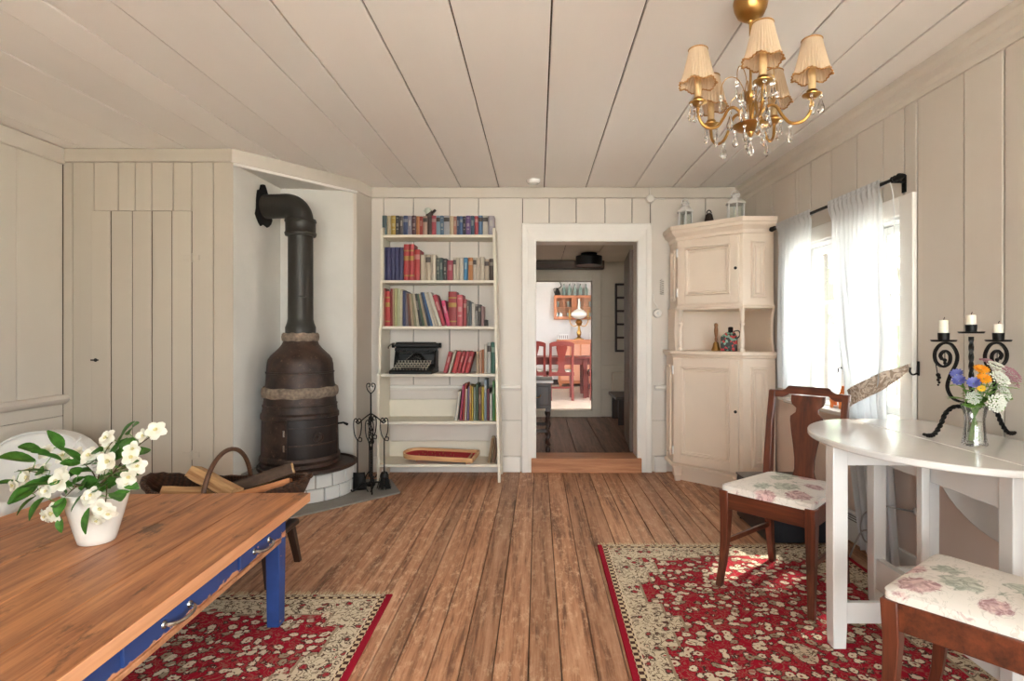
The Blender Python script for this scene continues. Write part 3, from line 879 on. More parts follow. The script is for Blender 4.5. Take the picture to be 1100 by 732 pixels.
SX, SY, SZ0 = -1.677, 3.945, .2085
FA = math.atan2(-3.96, 1.69) + R(24)       # the fire door looks a little to the right of the camera
t = thing('iron_stove', 'tall rust brown bell shaped cast iron stove with round firebox', 'stove', (SX, SY, SZ0))
sc = 3.945 / 600
def pz(y): return CAMZ - (y - 359) * sc - SZ0
def prof(pts): return [(hw * sc, pz(y)) for y, hw in pts]
TR = (.075, -.05)
m = MB()
m.lathe([(0, 0), (.30, 0), (.325, .012), (.325, .03), (.31, .034), (.30, .022), (0, .022)], 40, (TR[0], TR[1], .0))
m.build('base_tray', M_iron, t)
m = MB()
m.lathe(prof([(499.1, 0), (499.1, 41), (498, 42), (496, 41.5), (493, 39.5), (490, 40.5), (487, 40), (485, 38.7), (460, 38.2), (449, 38), (447, 39.2), (443, 39), (441, 37.5), (428, 36), (424, 36), (424, 0)]), 48)
m.build('firebox', M_iron, t, angle=25)
m = MB()
m.lathe(prof([(424.5, 0), (424.5, 35.5), (415, 35), (410, 34), (400, 33.6), (391, 33), (386, 32), (382, 29.5), (378, 25.5), (374, 21.5), (370, 18.5), (366, 17), (362, 16.5), (362, 0)]), 48)
m.build('bell', M_iron, t, angle=25)
for y0, y1, hw, nm in ((426, 414, 37.2, 'cement_seal'), (367, 357.5, 18, 'cement_seal')):
    m = MB(); q = random.Random(y0)
    k = 60; rr = (y0 - y1) / 2 * sc
    m.grid(lambda u, v: Vector(((hw * sc + rr * .35 * math.cos(2 * PI * v) * (1 + .25 * math.sin(9 * 2 * PI * u) * math.sin(17 * u * PI * 2)) - .004) * math.cos(2 * PI * u), (hw * sc + rr * .35 * math.cos(2 * PI * v) - .004) * math.sin(2 * PI * u), pz((y0 + y1) / 2) + rr * .9 * math.sin(2 * PI * v) + .003 * math.sin(31 * u * 2))), k, 8, closed_u=True)
    m.build(nm, M_cement, t, label=None) if False else m.build(nm, M_cement, t)
# riveted bands
m = MB()
for y in (399.5, 434):
    hw = 33.9 if y < 410 else 37.0
    m.lathe([(hw * sc - .003, pz(y + 1)), (hw * sc + .003, pz(y + .6)), (hw * sc + .003, pz(y - .6)), (hw * sc - .003, pz(y - 1))], 48)
m.build('band', M_iron, t)
# curved fire door
def shell(m, a0, a1, z0, z1, r0, r1, n=12):
    o_, i_ = [], []
    for i in range(n + 1):
        a = a0 + (a1 - a0) * i / n
        o_.append((r1 * math.cos(a), r1 * math.sin(a))); i_.append((r0 * math.cos(a), r0 * math.sin(a)))
    m.prism(o_ + i_[::-1], z0, z1)
rD = 38.6 * sc
m = MB(); shell(m, FA - R(44), FA + R(36), pz(486), pz(446), rD - .006, rD + .016)
door = m.build('fire_door', paint('darker door iron', '#2b2321', var=.25, rough=.42, metal=.3, scale=14, bump=.3), t, bevel=.003)
m = MB(); shell(m, FA - R(40), FA + R(32), pz(473), pz(471.5), rD, rD + .021); shell(m, FA - R(40), FA + R(32), pz(455), pz(454), rD, rD + .021); shell(m, FA - R(44.5), FA - R(42), pz(486), pz(446), rD, rD + .021); shell(m, FA + R(34), FA + R(36.5), pz(486), pz(446), rD, rD + .021)
m.build('door_rib', M_iron, door)
Md = Matrix.Rotation(FA, 4, 'Z')
m = MB(); m.lathe([(.036, -.002), (.036, .010), (.030, .012), (.028, .004), (.012, .004), (.010, .014), (0, .016)], 24, M=Md @ frame((rD + .012, 0, pz(465)), (0, 1, 0), (1, 0, 0)))
m.build('draught_rosette', M_iron, door)
for y in (459, 474):
    a = FA - R(46); m = MB()
    m.tube([((rD + .012) * math.cos(a), (rD + .012) * math.sin(a), pz(y) - .022), ((rD + .012) * math.cos(a), (rD + .012) * math.sin(a), pz(y) + .022)], .010, 8)
    m.build('hinge', M_chrome, door)
a = FA + R(40); m = MB()
m.tube([((rD) * math.cos(a), rD * math.sin(a), pz(455)), ((rD + .05) * math.cos(a + .03), (rD + .05) * math.sin(a + .03), pz(454)), ((rD + .085) * math.cos(a - .02), (rD + .085) * math.sin(a - .02), pz(455.5))], [.007, .007, .01], 8)
m.build('door_latch', M_black, door)
# flue pipe
m = MB()
pr = 12.6 * sc
px0 = 0.0
m.lathe(prof([(359, 0), (359, 15.2), (352, 15.4), (347, 13.6), (343, 12.8), (300, 12.6), (252, 12.6), (252, 0)]), 32)
m.box(.02, .07, -pr - .006, -pr + .02, pz(320), pz(318.5))
pipe = m.build('flue_pipe', M_pipe, t)
m = MB(); m.lathe(prof([(254, 0), (254, 15.4), (251, 16.2), (249, 15.2), (240, 15.2), (238.5, 16.2), (236, 15.6), (236, 0)]), 32)
m.build('pipe_collar', M_pipe, t)
zc = pz(237)
path = [(0, 0, zc - .01)] + [(-.105 + .105 * math.cos(an), 0, zc + .105 * math.sin(an)) for an in [PI / 2 * i / 10 for i in range(11)]] + [(-.18, 0, zc + .105), (-.272, 0, zc + .105)]
m = MB(); m.tube([(p[0] * .95, p[0] * -.12, p[2]) for p in path], pr * 1.03, 28)
m.build('elbow', M_pipe, t, angle=60)
# ragged sooty hole where the pipe enters the wall
m = MB(); q = random.Random(4); hz = SZ0 + zc + .105
ring = [(q.uniform(.105, .145)) for _ in range(26)]
m.prism([(ring[i] * math.cos(2 * PI * i / 26), ring[i] * 1.15 * math.sin(2 * PI * i / 26)) for i in range(26)], 0, .004, M=frame((-1.958, 3.985, hz), (0, 1, 0), (1, 0, 0)))
struct('flue_hole', m, M_soot)

# ------------------------------------------------------------------ fireplace tools
TX, TY = -1.194, 3.99
z0 = .012
t = thing('fireplace_tool_stand', 'black wrought iron fireplace tool stand with scrolled hooks beside the bookcase', 'tool stand', (TX, TY, z0))
m = MB()
for a in (20, 110, 200, 290):
    ca, sa = math.cos(R(a)), math.sin(R(a))
    m.tube(smooth_path([(0, 0, .05), (.05 * ca, .05 * sa, .055), (.10 * ca, .10 * sa, .02), (.125 * ca, .125 * sa, .006), (.135 * ca, .135 * sa, .018)], 5), .006, 6)
m.lathe([(0, .035), (.03, .035), (.035, .05), (.012, .065), (0, .065)], 14)
m.build('base', M_black, t)
m = MB()
m.tube([(0, 0, .04), (0, 0, .30)], .006, 6)
for k in range(4):                        # basket twist
    m.tube([(.018 * math.sin(PI * i / 16) * math.cos(k * PI / 2 + i * .3), .018 * math.sin(PI * i / 16) * math.sin(k * PI / 2 + i * .3), .28 + .012 * i) for i in range(17)], .004, 5)
m.tube([(0, 0, .47), (0, 0, .70)], .006, 6)
m.build('pole', M_black, t)
m = MB()
for s in (-1, 1):                         # top heart scrolls
    m.tube(smooth_path([(0, 0, .69), (s * .025, 0, .72), (s * .03, 0, .755), (s * .01, 0, .765), (s * .008, 0, .745), (s * .018, 0, .74)], 5), .004, 5)
m.build('scroll_handle', M_black, t)
for a in (10, 100, 190, 280):
    ca, sa = math.cos(R(a)), math.sin(R(a)); m = MB()
    m.tube(smooth_path([(0, 0, .55), (.03 * ca, .03 * sa, .53), (.06 * ca, .06 * sa, .505), (.08 * ca, .08 * sa, .484), (.092 * ca, .092 * sa, .481), (.102 * ca, .102 * sa, .497)], 5), .005, 6)
    m.build('hook', M_black, t)
def hanging_tool(name, label, a, maker, group=None):
    ca, sa = math.cos(R(a)), math.sin(R(a))
    tt = thing(name, label, 'fireplace tool', (TX + .092 * ca, TY + .092 * sa, z0), 0)
    m = MB()
    for s in (-1, 1):
        m.tube(smooth_path([(0, 0, .36), (s * .02, 0, .40), (s * .028, 0, .46), (s * .024, 0, .505), (s * .008, 0, .515), (s * .004, 0, .495), (s * .015, 0, .49)], 5), .0038, 5)
    m.tube(smooth_path([(0, 0, .36), (s * .026, 0, .352), (s * .03, 0, .375), (s * .014, 0, .378)], 4), .0035, 5)
    m.build('scroll_grip', M_black, tt)
    m = MB(); m.tube([(0, 0, .365), (0, 0, .12)], .0045, 6); m.build('shaft', M_black, tt)
    maker(tt)
def f_shovel(tt):
    m = MB()
    m.grid(lambda u, v: Vector(((u - .5) * (.09 + .03 * v), .02 * ((2 * u - 1) ** 2) + .0, .13 - .125 * v)), 8, 6)
    m.build('blade', M_black, tt, solid=.003)
def f_brush(tt):
    m = MB(); m.lathe([(0, .13), (.02, .128), (.03, .11), (.032, .095), (0, .095)], 16); m.build('brush_head', M_black, tt)
    m = MB(); q = random.Random(2)
    for i in range(90):
        a = q.uniform(0, 6.28); r = .028 * math.sqrt(q.random())
        m.tube([(r * math.cos(a), r * math.sin(a), .1), (1.9 * r * math.cos(a), 1.9 * r * math.sin(a), .01)], .0014, 4)
    m.build('bristles', M_soot, tt)
def f_poker(tt):
    m = MB(); m.tube(smooth_path([(0, 0, .13), (0, 0, .04), (0, 0, .02)], 4), [.0045] * 8 + [.001], 6)
    m.tube(smooth_path([(0, 0, .08), (.02, 0, .07), (.03, 0, .09)], 4), .004, 6); m.build('tip', M_black, tt)
def f_tongs(tt):
    m = MB()
    for s in (-1, 1): m.tube(smooth_path([(0, 0, .16), (s * .025, 0, .12), (s * .03, 0, .06), (s * .008, 0, .015)], 5), .004, 6)
    m.build('jaws', M_black, tt)
hanging_tool('fire_tongs', 'black fire tongs on the front hook of the tool stand', 280, f_tongs)
hanging_tool('hearth_brush', 'black hearth brush with splayed bristles on the right hook of the tool stand', 10, f_brush)
hanging_tool('ash_shovel', 'black ash shovel hanging on the left hook of the tool stand', 190, f_shovel)
hanging_tool('poker', 'black poker on the rear hook of the tool stand, nearest the wall', 100, f_poker)

# ------------------------------------------------------------------ bookcase
BX0, BX1, BYB = -1.225, -.335, 4.545
t = thing('bookcase', 'tall open cream bookcase with six shelves full of books', 'bookcase', ((BX0 + BX1) / 2, BYB, 0))
side = [(0, 0), (.05, 0), (.075, .085), (.24, .085), (.262, 0), (.305, 0), (.305, .80), (.298, .825), (.27, .845), (.262, .87), (.262, 1.15), (.255, 1.175), (.235, 1.195), (.228, 1.22), (.228, 1.50), (.222, 1.52), (.205, 1.54), (.205, 1.93), (.19, 1.955), (.16, 1.965), (0, 1.965)]
for x0, x1, sl in ((BX0, BX0 + .02, 0), (BX1 - .02, BX1, .05)):
    m = MB()
    def sp(x): return [(x + sl * (1 - z / 1.965), BYB - dd, z) for dd, z in side]
    m.loft([sp(x0), sp(x1)]); m.build('side_panel', M_shelf, t, world=True, bevel=.002)
SHELF = [(1.903, .20), (1.548, .205), (1.19, .225), (.824, .26), (.462, .285), (.138, .30)]
for z, dep in SHELF:
    m = MB(); m.box(BX0 + .02, BX1 - .02 + .05 * (1 - z / 1.965), BYB - dep, BYB, z - .022, z); m.build('shelf', M_shelf, t, world=True, bevel=.002)
m = MB(); m.box(BX0 + .02, BX1 - .02, BYB - .015, BYB, .462, .60); m.box(BX0 + .02, BX1 + .01, BYB - .015, BYB, .138, .26); m.build('back_rail', M_shelf, t, world=True, bevel=.002)

# ---- books
def bookmat(hexc):
    k = 'book cover ' + hexc
    if k in bpy.data.materials: return bpy.data.materials[k]
    return paint(k, blend(hexc, '#6a625a', .2), var=.12, rough=.5, scale=12, bump=.05, bscale=200)
M_gold = paint('gold lettering bands', '#a07c40', rough=.55, metal=.2, bump=0)
M_pale = paint('pale spine label', '#d9d2c2', rough=.6, bump=0)
def blend(a, b, k):
    a, b = a.lstrip('#'), b.lstrip('#')
    return '#' + ''.join('%02x' % int(int(a[i:i + 2], 16) * (1 - k) + int(b[i:i + 2], 16) * k) for i in (0, 2, 4))
def book(x, yfront, z, w, h, dep, hexc, label, group, lean=0.0, yaw=0, band=None, cat='book'):
    """spine towards the camera at yfront; lean in degrees, positive to the right; x is the left foot of the spine"""
    a = R(lean)
    ca, sa = math.cos(a), math.sin(abs(a))
    if lean >= 0: loc = (x, yfront, z + w * sa)           # turns on its lower right corner
    else: loc = (x, yfront, z)
    tt = thing('book', label, cat, loc, group=group, rot=(0, a, yaw))
    c = .0022 if w < .02 else .003
    m = MB()
    m.box(0, c, 0, dep, 0, h); m.box(w - c, w, 0, dep, 0, h)
    k = 6
    rnd_ = .0045
    out = [(0, .001)] + [(w * i / k, -rnd_ * math.sin(PI * i / k)) for i in range(1, k)] + [(w, .001), (w - c, .004), (c, .004)]
    m.prism(out, 0, h)
    mats = [bookmat(hexc)]
    m.build('cover', mats, tt)
    m = MB(); m.box(c, w - c, .004, dep - .004, .003, h - .003); m.build('page_block', M_page, tt)
    if band:
        bz = {'gold': [(.12, .16), (.8, .84), (.55, .68)], 'pale': [(.68, .84)], 'lines': [(.3, .36), (.46, .62), (.86, .90)], 'dark': [(.7, .9)], 'title': [(.5, .78)]}[band]
        ins = .22 if band in ('lines', 'title') else .0
        for p0, p1 in bz:
            m = MB(); m.prism([(w * ins, -.0006 - (0 if ins == 0 else .0015))] + [(w * (ins + (1 - 2 * ins) * i / k), -rnd_ * math.sin(PI * (ins + (1 - 2 * ins) * i / k)) - .0006) for i in range(0, k + 1)] + [(w * (1 - ins), .0008), (w * ins, .0008)], h * p0, h * p1)
            m.build('spine_label', M_gold if band == 'gold' else bookmat('#3c3430' if band == 'dark' else blend(hexc, '#d9d2c2', .5)), tt)
    return tt
YF = 4.385
K = YF / 600
def X(px): return (px - 578) * K
def row(shelf, z, group, items, scale, ox, base, names_from=0, yf=YF, dep=.15):
    """items: x0, x1, top (zoom pixels), colour, words, lean, band"""
    kk = yf / 600
    n = 0
    for it in items:
        x0, x1, top, c, words = it[:5]
        lean = it[5] if len(it) > 5 else 0
        band = it[6] if len(it) > 6 else None
        pxw = (x1 - x0) / scale * kk
        w = pxw * math.cos(R(lean)) - .0020
        h = (base - top) / scale * kk
        if lean: h = (h - w * math.sin(R(abs(lean)))) / math.cos(R(lean))
        X0 = (ox + x0 / scale - 578) * kk
        dd = dep + .012 * ((n * 37) % 5 - 2)
        book(X0 + (w - w * math.cos(R(lean)) if lean > 0 else 0), yf + (n * 7 % 3) * .003, z + .0006, w, h, dd, c, '%s, %s from left on the %s' % (words, ORD[n], shelf), group, lean, band=band)
        n += 1
S1 = [(82, 108, 89, '#2d4a52', 'dark teal paperback'), (108, 130, 91, '#b9ac8c', 'sand coloured paperback'), (130, 157, 89, '#b8983a', 'mustard yellow paperback', 0, 'lines'), (157, 178, 90, '#26252a', 'black paperback', 0, 'lines'),
      (178, 200, 92, '#4a4648', 'dark grey paperback', 0, 'title'), (200, 225, 89, '#37497a', 'dark blue paperback', 0, 'pale'), (225, 248, 91, '#857f92', 'greyish lilac paperback', 0, 'title'), (248, 272, 89, '#4a2730', 'maroon paperback', 0, 'lines'),
      (272, 291, 92, '#bf7a45', 'orange brown paperback'), (291, 310, 94, '#ab3a30', 'brick red paperback', 0, 'title'), (310, 335, 92, '#b89584', 'beige pink paperback', 0, 'dark'), (335, 360, 95, '#3d2c2a', 'dark brown paperback'),
      (360, 385, 89, '#bb4653', 'rose red paperback', 0, 'pale'), (385, 407, 89, '#86a6ba', 'pale blue paperback', 0, 'dark'), (407, 428, 89, '#4a6a8a', 'steel blue paperback', 0, 'lines'), (428, 460, 89, '#aeadb6', 'thick light grey paperback', 0, 'dark'),
      (460, 482, 91, '#d0bc9b', 'cream paperback'), (482, 500, 93, '#c0806c', 'salmon paperback', 0, 'title'), (500, 517, 92, '#2f4468', 'navy paperback', 0, 'title'), (517, 534, 92, '#48689a', 'medium blue paperback', 0, 'pale'),
      (534, 552, 92, '#2a2838', 'near black paperback', 0, 'lines'), (552, 578, 90, '#664788', 'purple paperback', 0, 'lines'), (578, 600, 90, '#2e4d66', 'petrol blue paperback', 0, 'title'), (600, 622, 91, '#ad3c46', 'crimson paperback', 0, 'pale'),
      (622, 646, 89, '#567ca4', 'sky blue paperback', 0, 'dark'), (647, 676, 89, '#cfc9be', 'thick off white paperback', 0, 'dark'), (677, 712, 90, '#a9a3b0', 'thick pale violet paperback', 0, 'title')]
row('top shelf', 1.903, 'paperbacks on the topmost shelf', S1, 5.23, 395, 203, yf=4.40, dep=.12)
S2 = [(77 + 24.6 * i, 77 + 24.6 * (i + 1), 267, '#23275a', 'navy cloth volume of a matching set', 0, 'gold' if False else None) for i in range(5)]
S2 += [(202, 231, 249, '#b3262c', 'tall red hardback with gold bands', 0, 'gold'), (232, 262, 249, '#ad2229', 'tall red hardback with gold bands', 0, 'gold'), (262, 293, 279, '#b52a2c', 'shorter red hardback', 0, 'pale'), (296, 325, 308, '#cbbca6', 'cream hardback', 0), (326, 355, 308, '#bdae97', 'beige hardback with dark top label', 0, 'dark'),
       (357, 383, 308, '#d3c8b4', 'ivory hardback', 0), (385, 404, 326, '#56605a', 'grey green paperback', 0, 'lines'), (404, 424, 326, '#3f5a5c', 'dusky teal paperback', 0, 'title'), (424, 445, 330, '#2b2a2c', 'black paperback', 0, 'lines'), (446, 479, 340, '#a83048', 'crimson paperback', 0, 'title'),
       (480, 497, 325, '#d8cdb9', 'cream paperback', 0, 'dark'), (497, 515, 325, '#cfc4ae', 'oatmeal paperback'), (516, 538, 325, '#d9cfc2', 'white paperback', 0, 'title'), (540, 563, 325, '#2f78a8', 'bright blue paperback', 0, 'title'), (565, 591, 325, '#c07a42', 'orange paperback', 0, 'pale'),
       (592, 611, 325, '#d0c7ba', 'pale cream paperback', 0, 'dark'), (611, 631, 325, '#c9bfae', 'pale beige paperback'), (631, 655, 320, '#d2c8b4', 'tall ivory paperback', 0), (656, 682, 335, '#b8a994', 'beige paperback with dark label', 0, 'dark'), (683, 711, 331, '#45392f', 'dark brown hardback', 0, 'pale')]
row('second shelf down', 1.548, 'books on the second shelf', S2, 5.23, 395, 455, yf=4.39, dep=.135)
S3 = [(75, 98, 498, '#a84a3a', 'rust red hardback'), (99, 126, 515, '#bd2c2c', 'bright red hardback', 0, 'gold'), (127, 140, 500, '#96262a', 'narrow dark red hardback'), (140, 151, 500, '#b59c7a', 'narrow tan book'), (151, 166, 498, '#bcba84', 'pale olive yellow book'), (166, 181, 500, '#b9c29a', 'pale green book'),
      (181, 196, 503, '#cfc5ab', 'cream book'), (196, 212, 512, '#2a3568', 'navy book'), (212, 226, 520, '#7d7483', 'grey violet book')]
x = 228
cols = [('#6d3f35', 'thin brown album'), ('#b09a7c', 'thin tan album'), ('#8a8a6a', 'thin olive album'), ('#c7bda6', 'thin cream album'), ('#2c2e30', 'thin black album'), ('#45604a', 'thin green album'), ('#a99a80', 'thin sand coloured album'), ('#2d3e5e', 'thin navy album'), ('#3f6ea4', 'thin blue album'), ('#d4cfc4', 'thin white album'), ('#bfb6a6', 'thin stone coloured album'), ('#dad5ca', 'wide white album')]
for i, (c, wd) in enumerate(cols):
    w = 14 if i < 11 else 19
    S3.append((x + 3, x + 3 + w, 528 - (i > 6) * 8, c, wd + ' leaning left', -(4 + i * 1.25), 'title' if i in (4, 9) else None)); x += w + 1.2
S3 += [(x + 3, x + 28, 533, '#a62c3c', 'crimson hardback leaning left', -17.5, 'title'), (x + 29, x + 52, 565, '#d2356a', 'hot pink book leaning left', -13, 'title')]
S3 += [(452, 500, 517, '#98222a', 'thick dark red hardback', 0, 'gold'), (501, 535, 535, '#bf4855', 'thick rose red hardback', 0, 'lines'), (537, 555, 560, '#a83a40', 'red paperback', 0, 'pale'), (556, 570, 566, '#6d6f70', 'grey paperback', 0, 'title'), (571, 584, 575, '#4f6068', 'slate paperback'), (585, 604, 585, '#d6d2ca', 'white paperback', 0), (605, 620, 588, '#9a9490', 'pale grey paperback', 0, 'dark'), (621, 637, 590, '#3a3434', 'black paperback', 0, 'pale'), (638, 652, 600, '#b08a8c', 'dusty pink paperback', 0), (654, 668, 675, '#3b302b', 'very short dark brown book', 0)]
row('third shelf down', 1.19, 'books on the third shelf', S3, 5.23, 395, 712, yf=4.37, dep=.15)
S4 = [(338, 357, 130, '#b33a42', 'dull red hardback leaning right', 15, 'title'), (360, 372, 125, '#cfc2ae', 'cream book leaning right', 15), (376, 398, 127, '#b52a30', 'red hardback leaning right', 15), (400, 416, 127, '#a8262e', 'darker red hardback leaning right', 15, 'title'), (418, 432, 128, '#bf4650', 'rose red hardback leaning right', 15), (434, 454, 128, '#a82228', 'deep red hardback leaning right', 15, 'title'),
      (487, 500, 130, '#b39a7c', 'tan paperback', 0), (501, 512, 125, '#c69c84', 'pinkish tan paperback', 0), (513, 523, 122, '#bb6a3c', 'orange paperback', 0), (524, 536, 96, '#d8d3c9', 'tall white book', 0), (537, 553, 90, '#c7c6c2', 'tall pale grey book', 0, 'dark'), (554, 575, 88, '#2c6656', 'tall teal green hardback', 0, 'pale')]
row('fourth shelf down', .824, 'books on the fourth shelf', S4, 4.18, 395, 228, yf=4.33, dep=.17)
S5 = [(388, 403, 310, '#d6d0c4', 'white book leaning right', 7), (412, 422, 282, '#a0305a', 'magenta book leaning right', 5), (425, 433, 278, '#c04a3c', 'thin red book leaning right', 4), (435, 444, 300, '#c9c0ae', 'thin cream book', 2), (446, 454, 290, '#7a6a9a', 'thin violet book', 2), (457, 466, 285, '#c98f38', 'orange yellow book', 0, 'title'), (467, 474, 288, '#d2b544', 'yellow book', 0), (475, 485, 292, '#7d8c80', 'grey green book', 0), (486, 497, 277, '#34503c', 'dark green book', 0), (498, 511, 292, '#6a4a38', 'brown book', 0, 'title'),
      (512, 522, 290, '#cdb23c', 'lemon yellow book', 0), (523, 535, 257, '#8ba0ae', 'tall blue grey book', 0, 'pale'), (536, 547, 300, '#6a2634', 'maroon book', 0), (548, 559, 320, '#d9d6cf', 'short white book', 0), (560, 571, 265, '#4a8a50', 'tall green book', 0, 'pale'), (572, 581, 300, '#b0b84a', 'lime green book', 0)]
row('fifth shelf down', .462, 'books on the fifth shelf', S5, 4.18, 395, 442, yf=4.30, dep=.2)
S6 = [(538, 551, 520, '#9a7a56', 'light brown book leaning right', 9), (556, 572, 518, '#6a4a32', 'dark brown book leaning right', 9)]
row('bottom shelf', .138, 'books on the bottom shelf', S6, 4.18, 395, 632, yf=4.29, dep=.15)

# small bird figure on the books of the topmost shelf
t = thing('bird_figurine', 'small pale headed dark bird figurine standing among the topmost paperbacks', 'figurine', (X(459), 4.478, 1.903))
m = MB(); m.lathe([(0, 0), (.03, 0), (.03, .01), (.012, .02), (.01, .10), (.012, .16), (0, .16)], 14); m.build('stand', M_dark, t)
m = MB(); m.lathe([(0, -.05), (.02, -.045), (.03, -.02), (.032, .005), (.026, .03), (.016, .048), (0, .052)], 16, (0, 0, .17), sx=1.0, sy=.7); m.build('body', paint('dark feathers', '#57493f', var=.3), t)
m = MB(); m.lathe([(0, -.03), (.016, -.025), (.026, -.005), (.024, .015), (.012, .026), (0, .028)], 14, (-.014, -.004, .214), sx=1.05, sy=.9); m.tube([(-.036, 0, .216), (-.056, 0, .212)], [.008, .001], 6); m.build('head', paint('pale green white glaze', '#c6ccc0', rough=.3), t)
m = MB(); m.grid(lambda u, v: Vector((.018 + .03 * u, (v - .5) * .04 * (1 - .4 * u), .195 + .028 * u + .0 * v)), 4, 3); m.build('tail', paint('dark feathers tail', '#3a302d'), t, solid=.014)

# typewriter
TWX, TWY, TWZ = X(443) * 4.30 / YF, 4.40, .8246
t = thing('typewriter', 'black antique typewriter with round keys on the fourth shelf', 'typewriter', (TWX, TWY, TWZ))
m = MB(); m.box(-.165, .165, -.165, .12, 0, .022); m.loft([[(-.165, -.165, .022), (.165, -.165, .022), (.165, .12, .022), (-.165, .12, .022)], [(-.16, -.16, .03), (.16, -.16, .03), (.16, .11, .07), (-.16, .11, .07)]])
m.build('base', M_blackp, t, bevel=.006)
for s in (-1, 1):
    m = MB(); sidep = [(-.05, .03), (.11, .05), (.115, .17), (.06, .19), (.01, .17), (-.02, .10)]
    m.loft([[(s * .15, y, z) for y, z in sidep], [(s * .163, y, z) for y, z in sidep]]); m.build('side_frame', M_blackp, t, bevel=.006)
m = MB(); m.box(-.15, .15, .075, .11, .06, .15); m.box(-.15, .15, -.01, .01, .155, .17); m.build('body', M_blackp, t, bevel=.004)
m = MB()
for i in range(28):
    a = R(-70 + 140 * i / 27); m.tube([(.10 * math.sin(a), -.02 + .0 * i, .075 + .02 * math.cos(a)), (.035 * math.sin(a), .05, .14 + .012 * math.cos(a))], .0016, 4)
m.build('type_bars', M_chrome, t)
keyme = None
for r_ in range(4):
    for k in range(11):
        if keyme is None:
            mk = MB(); mk.tube([(0, 0, -.02), (0, 0, 0)], .0025, 6); mk.lathe([(0, 0), (.0085, 0), (.0095, .002), (.0085, .004), (.0075, .003), (0, .003)], 10); keyme = mk.mesh('key', paint('ivory key tops', '#b9b3a3', rough=.3))
        inst('key', keyme, t, Matrix.Translation((-.13 + .0245 * k + .006 * r_, -.148 + .027 * r_, .05 + .015 * r_)))
m = MB(); m.tube([(-.07, -.168, .044), (.07, -.168, .044)], .006, 8); m.build('space_bar', M_blackp, t)
m = MB(); m.tube([(-.165, .055, .215), (.165, .055, .215)], .019, 18); m.build('platen', paint('rubber roller', '#242424', rough=.6), t)
for s in (-1, 1):
    m = MB(); m.tube([(s * .166, .055, .215), (s * .176, .055, .215), (s * .177, .055, .215), (s * .196, .055, .215)], [.008, .008, .02, .02], 14); m.build('platen_knob', M_blackp, t)
    m = MB(); m.lathe([(0, 0), (.03, 0), (.03, .003), (.012, .004), (.012, .012), (.03, .013), (.03, .016), (0, .016)], 18, (s * .095, .03, .165)); m.build('ribbon_spool', M_blackp, t)
m = MB(); m.box(-.17, .17, .07, .085, .19, .232); m.box(-.17, .17, .03, .04, .17, .195); m.tube([(-.16, .03, .238), (.16, .03, .238)], .004, 6); m.build('carriage', M_blackp, t, bevel=.002)
m = MB(); m.tube(smooth_path([(-.17, .04, .22), (-.19, .01, .225), (-.20, -.04, .205), (-.195, -.06, .195)], 4), .005, 6); m.build('return_lever', M_chrome, t)

# bagatelle board on the bottom shelf
t = thing('bagatelle_board', 'wooden bagatelle game board with red playing field on the bottom shelf', 'game board', (-.768, 4.368, .1525), rot=(R(5), R(1.0), R(-8)))
def bag(hw, hl):                       # outline: round end to the left
    return [(hl, -hw), (hl, hw)] + [(-hl + hw * 1.1 - hw * 1.1 * math.sin(PI * i / 14), hw * math.cos(PI * i / 14)) for i in range(15)]
m = MB(); m.prism(bag(.100, .280), .02, .03); m.build('field', paint('red felt field', '#ad1a28', rough=.85, scale=40, var=.15), t)
m = MB(); o1, o2 = bag(.112, .292), bag(.100, .280)
m.loft([[(x, y, z) for x, y in o] for o, z in ((o2, .018), (o1, .018), (o1, .052), (o2, .052))], closed=True, caps=False); m.build('rim', M_birch, t)
m = MB(); m.box(.245, .251, -.097, .04, .03, .046); m.build('plunger_lane', M_birch, t)
for x, y, h in ((-.16, -.075, .02), (.24, -.085, .02), (-.16, .07, .02)):
    m = MB(); m.lathe([(0, 0), (.008, 0), (.008, h), (0, h)], 10, (x, y, 0)); m.build('foot', M_birch, t)
nail = None
for i in range(16):
    if nail is None: mk = MB(); mk.tube([(0, 0, 0), (0, 0, .014)], .0018, 5); nail = mk.mesh('nail', M_brass)
    a = i * 2.4; r = .082 * math.sqrt((i + .5) / 16)
    inst('nail', nail, t, Matrix.Translation((-.03 + 2.0 * r * math.cos(a), r * math.sin(a), .03)))

# ------------------------------------------------------------------ small things on the back wall and ceiling
t = thing('smoke_detector', 'small round white smoke alarm under the ceiling above the doorway', 'smoke alarm', (X(573), 4.35, CEIL))
m = MB(); m.lathe([(0, 0), (.055, 0), (.055, -.012), (.045, -.028), (.02, -.032), (0, -.032)], 24); m.build('housing', M_white, t)
m = MB(); m.lathe([(.03, -.0275), (.03, -.034), (.024, -.034), (.024, -.0275)], 18); m.build('vent_ring', M_white, t)
t = thing('junction_box', 'small round white junction box high on the wall right of the doorway', 'junction box', (bx_(697.5), BACK - .024, CAMZ + 144 / 131))
m = MB(); m.lathe([(0, -.002), (.034, -.002), (.034, .02), (.028, .028), (0, .028)], 20, M=frame((0, 0, 0), (1, 0, 0), (0, -1, 0))); m.build('box', M_trim, t)
m = MB(); m.tube([(.03, -.012, 0), (.12, -.01, 0)], .006, 6); m.tube([(0, -.012, .03), (0, -.01, .09)], .006, 6); m.build('conduit', M_trim, t)
t = thing('light_switch', 'round white wall switch beside the corner cabinet', 'switch', (bx_(706), BACK - .0, CAMZ + 22 / 131))
m = MB(); m.lathe([(0, -.002), (.036, -.002), (.036, .02), (.03, .03), (0, .03)], 20, M=frame((0, -.0, 0), (1, 0, 0), (0, -1, 0))); m.build('base', M_trim, t)
m = MB(); m.lathe([(0, .03), (.011, .03), (.009, .042), (0, .042)], 12, M=frame((0, 0, 0), (1, 0, 0), (0, -1, 0))); m.build('knob', M_white, t)
